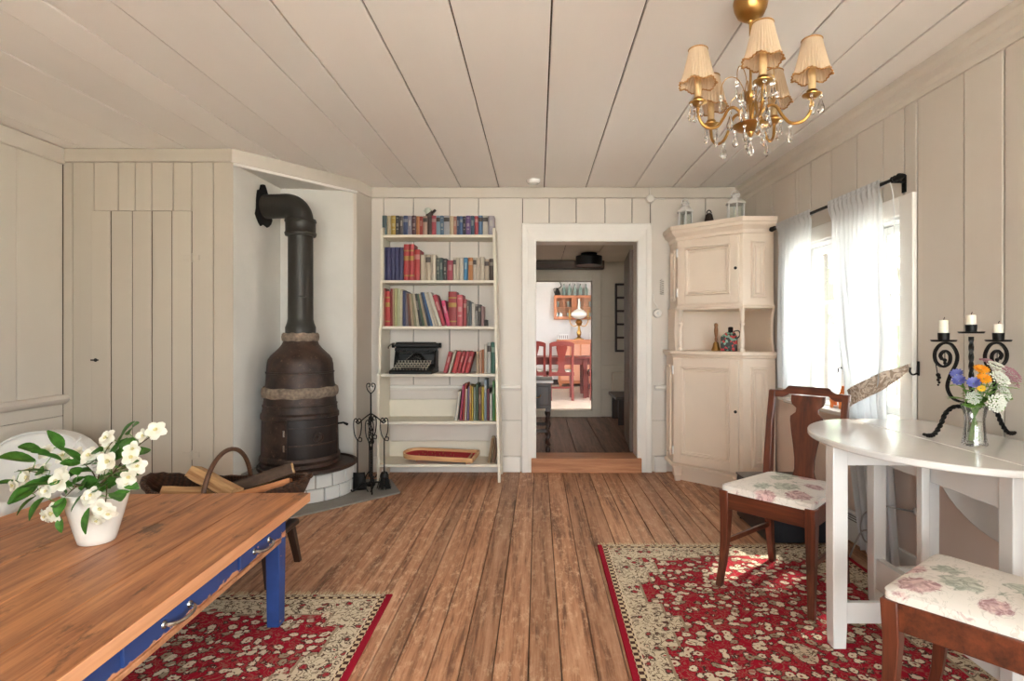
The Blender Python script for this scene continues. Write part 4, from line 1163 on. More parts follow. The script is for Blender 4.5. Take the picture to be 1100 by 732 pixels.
m = MB(); m.tube(smooth_path([(0, -.01, .03), (-.005, -.008, .06), (-.03, -.008, .10), (-.035, -.008, .16)], 5), .004, 6); m.build('cable', M_trim, t)
t = thing('wall_spring', 'small grey coiled wire hanging on the wall above the round switch', 'wire coil', (bx_(710.5), BACK - .012, CAMZ + 42 / 131))
m = MB(); m.tube([(.016 * math.cos(i * .8), -.006 + .006 * math.sin(i * .8), .12 * i / 60) for i in range(61)], .0018, 5); m.build('coil', M_chrome, t)
m = MB(); m.tube([(0, .012, .125), (0, -.004, .128), (0, -.006, .118)], .002, 5); m.build('nail', M_chrome, t)
# ------------------------------------------------------------------ corner cabinet
cabL = [(1.043, 4.545), (1.043, 4.316), (1.441, 3.93), (1.672, 3.93), (1.650, 4.545)]
cabU = [(1.075, 4.545), (1.075, 4.315), (1.452, 3.96), (1.672, 3.96), (1.650, 4.545)]
t = thing('corner_cabinet', 'cream painted two part corner cabinet with open niche and panelled doors', 'cabinet', (1.40, 4.30, 0))
def off(poly, d): return offset_front(poly, [d, d, d, 0, 0])
def stack(m, poly, steps):
    m.loft([[(x, y, z) for x, y in off(poly, o)] for z, o in steps])
m = MB(); stack(m, cabL, [(.12, 0), (.955, 0)]); m.build('lower_carcass', M_cab, t, world=True, bevel=.003)
m = MB(); stack(m, cabL, [(.112, 0), (.112, .014), (.128, .016), (.138, .006), (.14, 0)]); m.build('base_moulding', M_cab, t, world=True)
m = MB(); stack(m, cabL, [(0.0, -.05), (.112, -.05)]); m.build('recessed_plinth', M_cab, t, world=True)
m = MB(); stack(m, cabL, [(.955, 0), (.96, .012), (.972, .016), (.978, .026), (.998, .026), (1.003, .022), (1.003, 0)]); m.build('counter', M_cab, t, world=True)
for (x, y) in ((1.075, 4.315), (1.425, 3.975)):
    m = MB()
    m.loft([[(x + sx * w, y + sy * w, z) for sx, sy in ((-1, -1), (1, -1), (1, 1), (-1, 1))] for z, w in ((0, .02), (.03, .022), (.045, .03), (.07, .026), (.112, .034))])
    m.build('foot', M_cab, t, world=True, bevel=.004)
# niche
m = MB()
def curve_panel(wall):
    pts = []
    zs = [1.003 + .31 * i / 10 for i in range(11)]
    for i, z in enumerate(zs):
        s = i / 10; dep = .235 - .035 * math.sin(PI * s) + (.0 if wall == 'b' else .0)
        pts.append((dep, z))
    return pts
for w in ('b', 'r'):
    c = curve_panel(w); m = MB()
    if w == 'b':   # along the wall by the doorway side: a board standing out from the back wall
        rings = [[(x, 4.545 - dep, z) for dep, z in c] + [(x, 4.545, 1.313), (x, 4.545, 1.003)] for x in (1.06, 1.078)]
    else:
        rings = [[(1.666 - dep + .002, y, z) for dep, z in c] + [(1.666, y, 1.313), (1.666, y, 1.003)] for y in (3.945, 3.963)]
        rings = [[(1.672, 3.94 + (.235 - dep), z) for dep, z in c] + [(1.668, 4.2, 1.313), (1.668, 4.2, 1.003)], [(1.655, 3.94 + (.235 - dep), z) for dep, z in c] + [(1.652, 4.2, 1.313), (1.652, 4.2, 1.003)]]
    m.loft(rings); m.build('niche_side', M_cab, t, world=True, bevel=.002)
m = MB(); m.prism([(1.078, 4.53), (1.078, 4.545), (1.65, 4.545), (1.672, 3.97), (1.657, 3.97), (1.636, 4.53)], 1.003, 1.313); m.build('niche_back', M_cab, t, world=True)
colp = [(.02, 0), (.02, .018), (.013, .024), (.017, .04), (.019, .07), (.0165, .115), (.012, .165), (.011, .185), (.018, .195), (.018, .206), (.012, .214), (.0165, .235), (.0165, .29), (.02, .295), (.02, .31)]
for (x, y) in ((1.095, 4.29), (1.452, 3.972)):
    m = MB(); m.lathe(colp, 18, (x, y, 1.003)); m.build('turned_column', M_cab, t, world=True)
# upper part
m = MB(); stack(m, cabU, [(1.338, 0), (1.86, 0)]); m.build('upper_carcass', M_cab, t, world=True, bevel=.003)
m = MB(); stack(m, cabU, [(1.312, .010), (1.312, .016), (1.326, .018), (1.332, .008), (1.345, .004), (1.345, 0)]); m.build('lower_moulding', M_cab, t, world=True)
m = MB(); stack(m, cabU, [(1.845, 0), (1.85, .008), (1.862, .012), (1.872, .012), (1.885, .022), (1.90, .042), (1.91, .046), (1.92, .048), (1.925, .058), (1.953, .060), (1.956, .056), (1.956, 0)]); m.build('cornice', M_cab, t, world=True, angle=20)
def face(a, b):  # frame on a front face: x along it, -y towards the room
    return frame((a[0], a[1], 0), (b[0] - a[0], b[1] - a[1], 0))
def rect_bead(m, M, x0, x1, z0, z1, w, h):
    """a moulded rectangular bead standing h proud"""
    rings = []
    for dw, dh in ((0, 0), (w * .25, h), (w * .6, h), (w, .001)):
        rings.append([M @ Vector((a, -dh, b)) for a, b in ((x0 + dw, z0 + dw), (x1 - dw, z0 + dw), (x1 - dw, z1 - dw), (x0 + dw, z1 - dw))])
    m.loft(rings, caps=False)
def cab_door(poly, z0, z1, key_z):
    M = face(poly[1], poly[2]); L = (Vector(poly[2]) - Vector(poly[1])).length
    x0, x1 = .018, L - .022
    s = .062
    m = MB()
    m.box(x0, x1, -.016, -.001, z0, z1, M=M)
    dr = m.build('door', M_cab, t, world=True, bevel=.003)
    m = MB()
    for (a, b, c_, d_) in ((x0, x0 + s, z0, z1), (x1 - s, x1, z0, z1), (x0 + s, x1 - s, z1 - s, z1), (x0 + s, x1 - s, z0, z0 + s)):
        m.box(a, b, -.026, -.016, c_, d_, M=M)
    m.build('door_frame', M_cab, dr, world=True, bevel=.003)
    m = MB(); rect_bead(m, M @ Matrix.Translation((0, -.016, 0)), x0 + s, x1 - s, z0 + s, z1 - s, .02, .013)
    rect_bead(m, M @ Matrix.Translation((0, -.016, 0)), x0 + s + .022, x1 - s - .022, z0 + s + .022, z1 - s - .022, .012, .005)
    m.build('panel_moulding', M_cab, dr, world=True)
    for z in (z0 + .09, z1 - .09):
        m = MB(); m.tube([M @ Vector((x0 - .004, -.028, z - .032)), M @ Vector((x0 - .004, -.028, z + .032))], .007, 8); m.build('hinge', M_white, dr, world=True)
    m = MB(); m.lathe([(0, 0), (.011, 0), (.011, .004), (.005, .005), (.005, .014), (0, .014)], 12, M=M @ frame((x1 - .02, -.026, key_z), (1, 0, 0), (0, -1, 0))); m.build('lock_knob', M_black, dr, world=True)
    for a, b in (((poly[2]), (poly[3])), ((poly[0]), (poly[1]))):
        M2 = face(a, b); L2 = (Vector(b) - Vector(a)).length
        m = MB(); rect_bead(m, M2, .055, L2 - .055, z0 + .03, z1 - .05, .022, .012); rect_bead(m, M2, .085, L2 - .085, z0 + .06, z1 - .08, .014, .007)
        m.build('side_panel_moulding', M_cab, t, world=True)
cab_door(cabL, .15, .945, .58)
cab_door(cabU, 1.355, 1.84, 1.60)

# things on and in the cabinet
t = thing('hand_bell', 'brass hand bell with turned wooden handle standing in the cabinet niche', 'bell', (1.335, 4.19, 1.0035))
m = MB(); m.lathe([(0, .0), (.032, .0), (.035, .004), (.033, .012), (.025, .03), (.02, .055), (.012, .068), (0, .07)], 24); m.build('bell', M_brass, t)
m = MB(); m.lathe([(0, .068), (.008, .068), (.011, .085), (.008, .10), (.012, .125), (.015, .155), (.012, .18), (.015, .19), (.012, .205), (0, .21)], 16); m.build('handle', wood('bell handle wood', '#7a4a28', '#b07a46', 'Z', 2), t)
t = thing('painted_tin', 'small dark tin with red and green painting and a looped handle in the niche', 'tin', (1.415, 4.135, 1.0035), R(-25))
gg = G('painted tin'); vv = gg.coords('Object'); vo = gg.n('ShaderNodeTexVoronoi', {'Vector': vv, 'Scale': 60}); sepc = gg.n('ShaderNodeSeparateColor', {0: vo.outputs['Color']})
cc = gg.mix(gg.math('GREATER_THAN', sepc.outputs[0], .72), lin('#1d2320'), lin('#b02a2c')); cc = gg.mix(gg.math('GREATER_THAN', sepc.outputs[1], .8), cc, lin('#6f9a86'))
gg.bsdf(Base_Color=cc, Roughness=.35, Metallic=.2); M_tin = gg.m
m = MB(); m.loft([[(-.058, -.03, 0), (.058, -.03, 0), (.058, .03, 0), (-.058, .03, 0)], [(-.058, -.03, .105), (.058, -.03, .105), (.058, .03, .105), (-.058, .03, .105)], [(-.02, -.016, .14), (.04, -.016, .14), (.04, .016, .14), (-.02, .016, .14)]]); m.build('body', M_tin, t, bevel=.006)
m = MB(); m.lathe([(0, .135), (.018, .135), (.018, .165), (.02, .168), (.014, .178), (0, .18)], 14, (.01, 0, 0)); m.build('cap', M_blackp, t)
m = MB(); m.tube(smooth_path([(.03, 0, .145), (.065, 0, .15), (.075, 0, .12), (.058, 0, .095)], 5), .005, 6); m.build('handle', M_blackp, t)

def lantern(label, loc, h, w):
    tt = thing('lantern', label, 'lantern', loc, R(20), 'white lanterns on the corner cabinet')
    n = 6
    m = MB(); m.lathe([(0, 0), (w * .56, 0), (w * .56, h * .04), (w * .5, h * .08), (0, h * .08)], n); m.build('base', M_white, tt)
    for i in range(n):
        a = 2 * PI * i / n
        mm = MB(); mm.bx(w * .46 * math.cos(a), w * .46 * math.sin(a), h * .32, .008, .008, h * .5); mm.build('post', M_white, tt)
        a0, a1 = a, a + 2 * PI / n
        mm = MB(); mm.prism([(w * .44 * math.cos(a0), w * .44 * math.sin(a0)), (w * .44 * math.cos(a1), w * .44 * math.sin(a1)), (w * .43 * math.cos(a1), w * .43 * math.sin(a1)), (w * .43 * math.cos(a0), w * .43 * math.sin(a0))], h * .09, h * .56); mm.build('pane', M_pane, tt)
    m = MB(); m.lathe([(w * .55, h * .56), (w * .58, h * .6), (w * .3, h * .76), (w * .22, h * .78), (w * .22, h * .86), (w * .28, h * .88), (w * .1, h * .95), (0, h * .96)], n); m.build('roof', M_white, tt)
    m = MB(); m.tube([(w * .3 * math.cos(PI * i / 12), 0, h * .84 + h * .2 * math.sin(PI * i / 12)) for i in range(13)], .0028, 6); m.build('carry_ring', M_white, tt)
    return tt
lantern('small white metal lantern standing on the left of the cabinet top', (1.165, 4.42, 1.9565), .235, .12)
lantern('white metal lantern at the right of the cabinet top, nearer the window', (1.445, 4.085, 1.9565), .215, .13)
t = thing('cow_bell', 'small dark brown metal bell on the cabinet top between the lanterns', 'bell', (1.335, 4.36, 1.9565))
m = MB(); m.lathe([(0, .0), (.036, .0), (.04, .01), (.036, .06), (.026, .105), (.01, .118), (0, .12)], 14, sy=.75); m.build('bell', paint('dark bronze', '#43362c', var=.3, rough=.45, metal=.5), t)
m = MB(); m.tube([(.018 * math.cos(PI * i / 10), 0, .115 + .025 * math.sin(PI * i / 10)) for i in range(11)], .004, 6); m.build('loop', M_black, t)
# ------------------------------------------------------------------ rugs
def rug(label, x0, x1, y0, y1, rz=0):
    hx, hy = (x1 - x0) / 2, (y1 - y0) / 2
    t = thing('rug', label, 'rug', ((x0 + x1) / 2, (y0 + y1) / 2, 0), rz)
    m = MB(); m.box(-hx, hx, -hy, hy, .0005, .009); m.build('pile', rug_mat('oriental rug %.2f' % x0, hx, hy), t, bevel=.003)
    for s in (-1, 1):
        m = MB(); q = random.Random(int(s * 10 + x0 * 100)); n = int(hx * 2 / .009)
        for i in range(n):
            x = -hx + .009 * (i + .5); L = q.uniform(.03, .05); dx = q.uniform(-.008, .008)
            m.add([(x - .003, s * (hy - .002), .004), (x + .003, s * (hy - .002), .004), (x + dx + .002, s * (hy + L), .002), (x + dx - .002, s * (hy + L), .002)], [(0, 1, 2, 3)])
        f = m.build('fringe', M_fringe, t); f['kind'] = 'stuff'
    return t
rug('large red and cream oriental rug under the white table and the dining chairs', .308, 1.56, .95, 2.97, R(-.4))
rug('red and cream oriental rug under the blue legged low table', -2.05, -.615, .75, 2.40, R(.8))

# ------------------------------------------------------------------ dining chairs
SH = .012                                   # they stand on the rug
def chair(label, loc, rz, group='mahogany dining chairs'):
    t = thing('dining_chair', label, 'chair', loc, rz, group)
    fw, rw_, dp, zs = .205, .168, .205, .405   # half front width, half rear width, half depth, rail top
    for s in (-1, 1):                       # curved front legs, square in section
        m = MB(); rings = []
        for z, w, dy in ((0, .0135, -.030), (.03, .0135, -.026), (.10, .0145, -.012), (.2, .017, -.001), (.32, .020, .004), (.425, .021, 0)):
            x, y = s * (fw - .018) - s * dy * .4, -dp + .022 + dy
            rings.append([(x - w, y - w, z), (x + w, y - w, z), (x + w, y + w, z), (x - w, y + w, z)])
        m.loft(rings); m.build('front_leg', M_mahog, t, bevel=.003, angle=50)
    for s in (-1, 1):                       # rear leg and back post in one piece
        m = MB(); rings = []
        for z, w, dy in ((0, .0145, .050), (.12, .0155, .026), (.28, .0175, .006), (.42, .019, .0), (.52, .018, .004), (.70, .0155, .028), (.845, .0135, .055)):
            x, y = s * (rw_ - .004 * (z > .5) + .012 * max(0, z - .42)), dp - .02 + dy
            rings.append([(x - w, y - w, z), (x + w, y - w, z), (x + w, y + w, z), (x - w, y + w, z)])
        m.loft(rings); m.build('back_leg', M_mahog, t, bevel=.003, angle=50)
    m = MB()                                # seat frame rails
    def rail(p, q, th, z0, z1):
        p, q = Vector(p + (0,)), Vector(q + (0,)); d = (q - p).normalized(); n = Vector((-d.y, d.x, 0)) * th / 2
        m.loft([[tuple(c + Vector((0, 0, z))) for c in (p - n, q - n, q + n, p + n)] for z in (z0, z1)])
    rail((-fw + .03, -dp + .018), (fw - .03, -dp + .018), .022, .345, .425)
    rail((-rw_, dp - .02), (rw_, dp - .02), .02, .35, .42)
    for s in (-1, 1): rail((s * (fw - .015), -dp + .03), (s * (rw_ + .002), dp - .03), .022, .35, .425)
    m.build('seat_frame', M_mahogx, t, bevel=.003)
    for s in (-1, 1):
        m = MB(); m.tube([(s * (fw - .02), -dp + .025, .195), (s * rw_, dp - .01, .19)], .0125, 4, flat=(1.25, .8), twist=0); m.build('stretcher', M_mahogx, t, bevel=.002)
    # drop in seat
    m = MB()
    def se(u, v):
        a = 2 * PI * u; e = .10
        cx_, sy_ = math.cos(a), math.sin(a)
        sx_ = math.copysign(abs(cx_) ** e, cx_); sy2 = math.copysign(abs(sy_) ** e, sy_)
        k = min(1, v * 3) if v > 0 else 0
        rr = 1 - max(0, v - .15) / .85
        z = .418 + (.032 * math.sqrt(min(1, max(0, v) / .18)) + .016 * (1 - rr ** 2) if v > 0 else 0)
        yy = sy2 * rr * (dp - .004)
        wx = (fw + .002) + (rw_ - fw) * (yy + dp) / (2 * dp) - .004
        return Vector((sx_ * rr * wx, yy, z))
    m.grid(se, 64, 14, closed_u=True)
    m.build('seat_cushion', M_fabric, t, angle=60)
    # top rail: dips at the ends, straight in the middle
    m = MB(); rings = []
    for i in range(25):
        x = -.185 + .37 * i / 24
        ax_ = abs(x)
        up = .024 * (1 - min(1, max(0, (ax_ - .095) / .03))) ; up = up * up / .024 * 1.0 if up < .024 else .024
        zb, zt = .812 + up * .8, .846 + up
        y = dp - .02 + .05 + .006 + .012 * (1 - (x / .185) ** 2)
        rings.append([(x, y - .011, zb), (x, y + .011, zb), (x, y + .014, zt), (x, y - .008, zt)])
    m.loft(rings); m.build('top_rail', M_mahogx, t, bevel=.003)
    # vase shaped splat
    m = MB()
    pr = [(0, .062), (.02, .062), (.035, .05), (.06, .044), (.11, .046), (.17, .055), (.235, .068), (.285, .076), (.305, .076), (.325, .052), (.345, .050), (.362, .072), (.38, .078), (.405, .078)]
    rings = []
    for dz, w in pr:
        z = .422 + dz; y = dp - .018 + .052 * (dz / .405) ** 1.3 + .006
        rings.append([(-w, y - .006, z), (w, y - .006, z), (w, y + .006, z), (-w, y + .006, z)])
    m.loft(rings); m.build('splat', M_mahog, t, bevel=.002, angle=50)
    return t
chair('mahogany dining chair with vase shaped splat and floral seat, in front of the black box', (1.10, 2.485, SH - .003), R(-47.8))
chair('nearer mahogany dining chair with floral seat at the right, its back outside the photo', (1.19, 1.439, SH - .003), math.atan2(-.607, -.795))

# black box on the floor
t = thing('storage_box', 'low black rectangular box on the floor between the cabinet and the chair', 'box', (1.395, 3.215, 0))
m = MB(); m.box(-.165, .20, -.235, .245, .012, .262); m.build('body', paint('satin black', '#24262b', var=.1, rough=.35, bump=.05), t, bevel=.006)
m = MB(); m.box(-.17, .205, -.24, .25, .262, .276); m.build('lid', paint('satin black lid with blue sheen', '#2c3138', var=.1, rough=.22, bump=.04), t, bevel=.004)  # lid coloured lighter and bluer than the body to carry the top sheen
for x in (-.14, .17):
    for y in (-.2, .21):
        m = MB(); m.lathe([(0, 0), (.018, 0), (.018, .014), (0, .014)], 12, (x, y, 0)); m.build('foot', M_blackp, t)

# ------------------------------------------------------------------ white drop leaf table
TT = .757
t = thing('drop_leaf_table', 'white painted oval gateleg table with one leaf raised by the window', 'table', (1.40, 1.985, 0))
HX = 1.375
def ell(a): return (1.40 + .378 * math.cos(a), 1.985 + .48 * math.sin(a))
a0 = math.acos((HX - .002 - 1.40) / .378)
leaf = [ell(a0 + (2 * PI - 2 * a0) * i / 36) for i in range(37)]
th = .022
m = MB(); m.prism(leaf, TT - th, TT); m.build('raised_leaf', M_white, t, world=True, bevel=.005)
b0 = math.acos((1.70 - 1.40) / .378)
mid = [ell(a0 - (a0 - b0 * 0 - R(62)) * i / 8) for i in range(9)]
y_t, y_b = ell(a0)[1], ell(-a0)[1]
mid = [(HX, y_t), (1.45, y_t + .002), (1.55, y_t - .012), (1.69, y_t - .035), (1.69, y_b + .035), (1.55, y_b + .012), (1.45, y_b - .002), (HX, y_b)]
m = MB(); m.prism(mid, TT - th, TT); m.build('fixed_top', M_white, t, world=True, bevel=.004)
# leaf hanging down on the wall side
m = MB(); n = 30
hang = [(.43 * math.cos(PI * i / n), -.36 * math.sin(PI * i / n)) for i in range(n + 1)]
m.loft([[(x, 1.985 + a, TT - .028 + b) for a, b in hang] for x in (1.672, 1.69)]); m.build('hanging_leaf', M_white, t, world=True, bevel=.004)
for y in (1.72, 2.25):
    m = MB(); m.box(HX - .03, HX + .03, y - .02, y + .02, TT - th - .004, TT - th + .001); m.build('hinge', M_black, t, world=True)
LZ = .010
def leg(nm, x, y, w=.026, z1=TT - th):
    m = MB(); m.loft([[(x + sx * ww, y + sy * ww, z) for sx, sy in ((-1, -1), (1, -1), (1, 1), (-1, 1))] for z, ww in ((LZ, w * .86), (.10, w * .95), (.4, w), (z1, w))])
    return m.build(nm, M_white, t, world=True, bevel=.003)
for x, y in ((1.415, 1.66), (1.415, 2.335), (1.635, 1.66), (1.635, 2.335)): leg('leg', x, y)
leg('gate_leg', 1.072, 2.005, .0265)
for a_, b_ in ((1.40, 1.43), (1.62, 1.65)):
    m = MB(); m.box(a_, b_, 1.67, 2.33, .60, TT - th); m.build('side_apron', M_white, t, world=True, bevel=.003)
for a_, b_ in ((1.65, 1.672), (2.325, 2.345)):
    m = MB(); m.box(1.415, 1.635, a_, b_, .62, TT - th); m.build('end_apron', M_white, t, world=True, bevel=.003)
for a_, b_, c_ in ((1.398, 1.43, .20), (1.62, 1.65, .16)):
    m = MB(); m.box(a_, b_, 1.68, 2.315, .075, c_); m.build('side_stretcher', M_white, t, world=True, bevel=.003)
m = MB(); m.box(1.43, 1.62, 2.32, 2.345, .09, .155); m.build('end_stretcher', M_white, t, world=True, bevel=.003)
# the gate that carries the raised leaf
m = MB(); m.box(1.09, 1.398, 1.992, 2.014, .095, .17); m.build('gate_stretcher', M_white, t, world=True, bevel=.003)
m = MB(); m.box(1.09, 1.398, 1.992, 2.014, .66, TT - th); m.build('gate_rail', M_white, t, world=True, bevel=.003)
m = MB(); m.box(1.366, 1.396, 1.988, 2.018, .17, .66); m.build('gate_post', M_white, t, world=True, bevel=.003)

# ------------------------------------------------------------------ iron candelabra
CA = (1.578, 2.035, TT)
t = thing('candelabra', 'black wrought iron three armed candelabra with scrolled arms and twisted legs', 'candelabra', CA, R(8))
def twisted(m, pts, r, tw=.55): m.tube(pts, r, 4, twist=tw)
m = MB(); twisted(m, [(0, 0, .015 + .012 * i) for i in range(30)], .0085); m.build('twisted_stem', M_black, t)
for i, (ux, uy) in enumerate(((-1, 0), (1, 0), (.62, .78))):
    L = 1.0 if i < 2 else .7
    p = smooth_path([(0, 0, .02), (ux * .004 * L, uy * .004 * L, .07), (ux * .03 * L, uy * .03 * L, .103), (ux * .07 * L, uy * .07 * L, .108), (ux * .105 * L, uy * .105 * L, .085), (ux * .125 * L, uy * .125 * L, .045), (ux * .15 * L, uy * .15 * L, .012), (ux * .175 * L, uy * .175 * L, .007), (ux * .195 * L, uy * .195 * L, .013)], 8)
    m = MB(); m.tube(p, [.0085] * (len(p) - 10) + [.0085 - .0004 * k for k in range(10)], 4, twist=.5); m.build('leg', M_black, t)
for s in (-1, 1):
    sp = [(0, 0, .125), (s * .03, 0, .123), (s * .075, 0, .14), (s * .098, 0, .18), (s * .085, 0, .225), (s * .062, 0, .265), (s * .058, 0, .30), (s * .082, 0, .335), (s * .12, 0, .338), (s * .147, 0, .31), (s * .145, 0, .275), (s * .118, 0, .255), (s * .09, 0, .268), (s * .087, 0, .297), (s * .108, 0, .312), (s * .126, 0, .296), (s * .118, 0, .28)]
    p = smooth_path(sp, 6)
    m = MB(); m.tube(p, .008, 8, flat=(1.3, .45)) if False else m.tube(p, .0055, 4, flat=(1.0, 1.25)); m.build('scroll_arm', M_black, t)
    m = MB()
    for k in range(3): m.ball((s * .108, 0, .278 - .010 * k), .007 - .0012 * k, 8, 6)
    m.tube([(s * .108, 0, .31), (s * .108, 0, .28)], .0015, 5)
    m.build('grape_drop', M_black, t)
m = MB()
for k in range(5): m.ball((-.135 + .004 * (k % 2), 0, .225 - .009 * k), .0075 - .001 * k, 8, 6)
m.tube([(-.147, 0, .28), (-.137, 0, .225)], .0015, 5); m.build('grape_drop', M_black, t)
cand = []
for u, z, ch, lab in ((-.113, .345, .045, 'left'), (0, .375, .034, 'middle'), (.113, .345, .032, 'right')):
    m = MB(); m.lathe([(0, 0), (.037, 0), (.041, .006), (.038, .007), (.03, .004), (0, .004)], 24, (u, 0, z)); m.build('drip_pan', M_black, t)
    m = MB(); m.lathe([(0, .004), (.017, .004), (.0185, .032), (.016, .032), (.0155, .012), (0, .012)], 18, (u, 0, z)); m.build('candle_cup', M_black, t)
    w = wm(t) @ Vector((u, 0, z + .0125))
    c = thing('candle', 'short white burnt down candle in the %s cup of the iron candelabra' % lab, 'candle', tuple(w), group='candles in the iron candelabra')
    m = MB(); m.lathe([(0, 0), (.0145, 0), (.0148, .02 + ch), (.012, .021 + ch), (.004, .017 + ch), (0, .017 + ch)], 18); m.build('wax', M_candle, c)
    m = MB(); m.tube(smooth_path([(0, 0, .016 + ch), (.001, 0, .025 + ch), (.004, .0, .031 + ch)], 4), .0012, 5); m.build('wick', M_wick, c)

# ------------------------------------------------------------------ glass of wild flowers
VX, VY = 1.462, 1.87
t = thing('glass_vase', 'clear waisted glass vase of wild flowers in front of the candelabra', 'vase', (VX, VY, TT + .0005))
outp = [(0, 0), (.034, 0), (.037, .004), (.034, .02), (.029, .06), (.028, .085), (.033, .115), (.042, .14)]
inp = [(.0395, .14), (.031, .115), (.0258, .085), (.0265, .06), (.030, .02), (.030, .010), (0, .010)]
m = MB(); m.lathe(outp + inp, 28); m.build('glass', M_vase, t)
m = MB(); m.lathe([(0, .011), (.029, .011), (.0255, .06), (.0252, .08), (0, .08)], 24); m.build('water', glassmat('water', (.96, .985, .94, 1), .1), t)
def ellipse_leaf(L, W, bend=.25, fold=.15, nu=6, nv=3):
    m = MB()
    def f(u, v):
        w = W * math.sin(PI * min(1, u * .92 + .04)) ** .8 * (1 - .25 * u)
        y = (v - .5) * 2 * w
        return Vector((L * u, y, -bend * L * u * u + fold * abs(y)))
    return m.grid(f, nu, nv * 2)
def petals(n, L, W, cup, tip=.0, layers=1):
    m = MB()
    for k in range(n):
        a = 2 * PI * k / n
        Mz = Matrix.Rotation(a, 4, 'Z')
        def f(u, v):
            w = W * (math.sin(PI * (u * .8 + .12)) ** .7)
            y = (v - .5) * w
            return Vector((.002 + L * u, y, cup * L * u - tip * L * u * u + .25 * y * y / max(W, 1e-4)))
        m.grid(f, 4, 4, Mz)
    return m
def look(p, d):  # z axis along d
    d = Vector(d).normalized(); q = d.to_track_quat('Z', 'Y')
    return Matrix.Translation(Vector(p)) @ q.to_matrix().to_4x4()
def leafdir(p, d, roll=0.0, s=1.0):
    d = Vector(d).normalized(); q = d.to_track_quat('X', 'Z')
    return Matrix.Translation(Vector(p)) @ q.to_matrix().to_4x4() @ Matrix.Rotation(roll, 4, 'X') @ Matrix.Scale(s, 4)
me_corn = petals(11, .018, .011, .55).mesh('blossom', M_blue)
me_cal = petals(16, .022, .008, .15)
me_cal2 = petals(14, .015, .007, .4)
me_cal.v += []; b = len(me_cal.v)
me_cal.v += me_cal2.v; me_cal.f += [tuple(i + b for i in q) for q in me_cal2.f]; me_cal.mi += me_cal2.mi; me_cal.tn += me_cal2.tn
me_cal = me_cal.mesh('blossom', M_orange)
me_yel = petals(12, .012, .005, .25).mesh('blossom', M_yellow)
def umbel(mat, n, R_, seed):
    q = random.Random(seed); m = MB()
    for i in range(n):
        r = R_ * math.sqrt((i + .5) / n); a = i * 2.4
        c = Vector((r * math.cos(a), r * math.sin(a), .02 + .012 * (1 - (r / R_) ** 2) + q.uniform(-.002, .002)))
        m.lathe([(0, -.002), (.0042, .0008), (.003, .0022), (0, .0016)], 6, c)
    return m.mesh('blossom', mat)
me_umb = umbel(M_umbel, 60, .030, 1); me_pnk = umbel(M_pink, 60, .033, 2)
me_wl = ellipse_leaf(.075, .014, .35).mesh('leaf', M_leafl)
me_eye = MB().ball((0, 0, .003), .004, 8, 6, .6).mesh('flower_eye', M_yellow)
def stem_flower(name, label, target, me, cat='flower', eye=False, nleaf=4, group='wild flowers in the glass vase', foot=None, sc_=1.0):
    """target is relative to the vase base"""
    q = random.Random(hash(label) % 1000 if False else len(label) * 7 + int(abs(target[0]) * 1e4))
    tt = thing(name, label, cat, (VX, VY, TT + .012), group=group)
    T = Vector(target); a = math.atan2(T.y, T.x)
    fx, fy = -.016 * math.cos(a) + q.uniform(-.006, .006), -.016 * math.sin(a) + q.uniform(-.006, .006)
    p = smooth_path([(fx, fy, .004), (fx * .3, fy * .3, .07), (.017 * math.cos(a), .017 * math.sin(a), .125), tuple(T * .75 + Vector((0, 0, .035))) if T.z > .16 else (T.x * .6, T.y * .6, .15), tuple(T)], 6)
    m = MB(); m.tube(p, .0017, 5); m.build('stem', M_stem, tt)
    d = (p[-1] - p[-3]).normalized() + Vector((-.35, -.75, .5))
    bl = inst('blossom', me, tt, look(p[-1], d) @ Matrix.Scale(sc_, 4))
    if eye: inst('flower_eye', me_eye, bl, Matrix.Identity(4))
    for k in range(nleaf):
        pp = p[11 + 2 * k]; an = a + q.uniform(-1.4, 1.4)
        inst('leaf', me_wl, tt, leafdir(pp, (math.cos(an), math.sin(an), .5), 0, q.uniform(.6, 1.0)))
ppm = 1.87 / 600
def vt(px, py, dy=0): return ((px - 1052) * ppm, dy, (480 - py) * ppm)
stem_flower('marigold', 'large orange marigold at the top of the bouquet', vt(1054, 402, -.02), me_cal, sc_=1.0)
stem_flower('marigold', 'orange yellow marigold just below the topmost one', vt(1050, 411, -.045), me_cal, sc_=.95)
stem_flower('buttercup', 'small yellow flower low in the middle of the bouquet', vt(1046, 421, -.05), me_yel)
stem_flower('cornflower', 'blue cornflower farthest left in the bouquet', vt(1028, 414, -.03), me_corn, eye=False)
stem_flower('cornflower', 'violet blue cornflower left of the marigolds', vt(1038, 416, -.05), me_corn)
stem_flower('cornflower', 'blue cornflower behind the left side of the bouquet', vt(1033, 408, .0), me_corn)
stem_flower('cornflower', 'pale violet cornflower right behind the marigolds', vt(1063, 402, .02), me_corn, sc_=.9)
stem_flower('cow_parsley', 'white umbel of tiny flowers right of the marigolds', vt(1065, 415, -.035), me_umb)
stem_flower('cow_parsley', 'white umbel low in the front of the bouquet', vt(1056, 435, -.055), me_umb)
stem_flower('cow_parsley', 'white umbel at the upper right of the bouquet', vt(1072, 405, .0), me_umb)
stem_flower('cow_parsley', 'white umbel between the marigolds and the pink yarrow, low down', vt(1070, 428, -.03), me_umb, sc_=.85)
stem_flower('cow_parsley', 'white umbel at the lower left of the bouquet above the rim', vt(1043, 432, -.03), me_umb, sc_=.7)
stem_flower('yarrow', 'dusty pink yarrow head at the right of the bouquet', vt(1080, 411, -.02), me_pnk)
stem_flower('yarrow', 'pink yarrow head farthest right in the bouquet', vt(1086, 418, .0), me_pnk, sc_=.85)
stem_flower('yarrow', 'pink yarrow head behind the white umbels', vt(1074, 400, .04), me_pnk, sc_=.8)
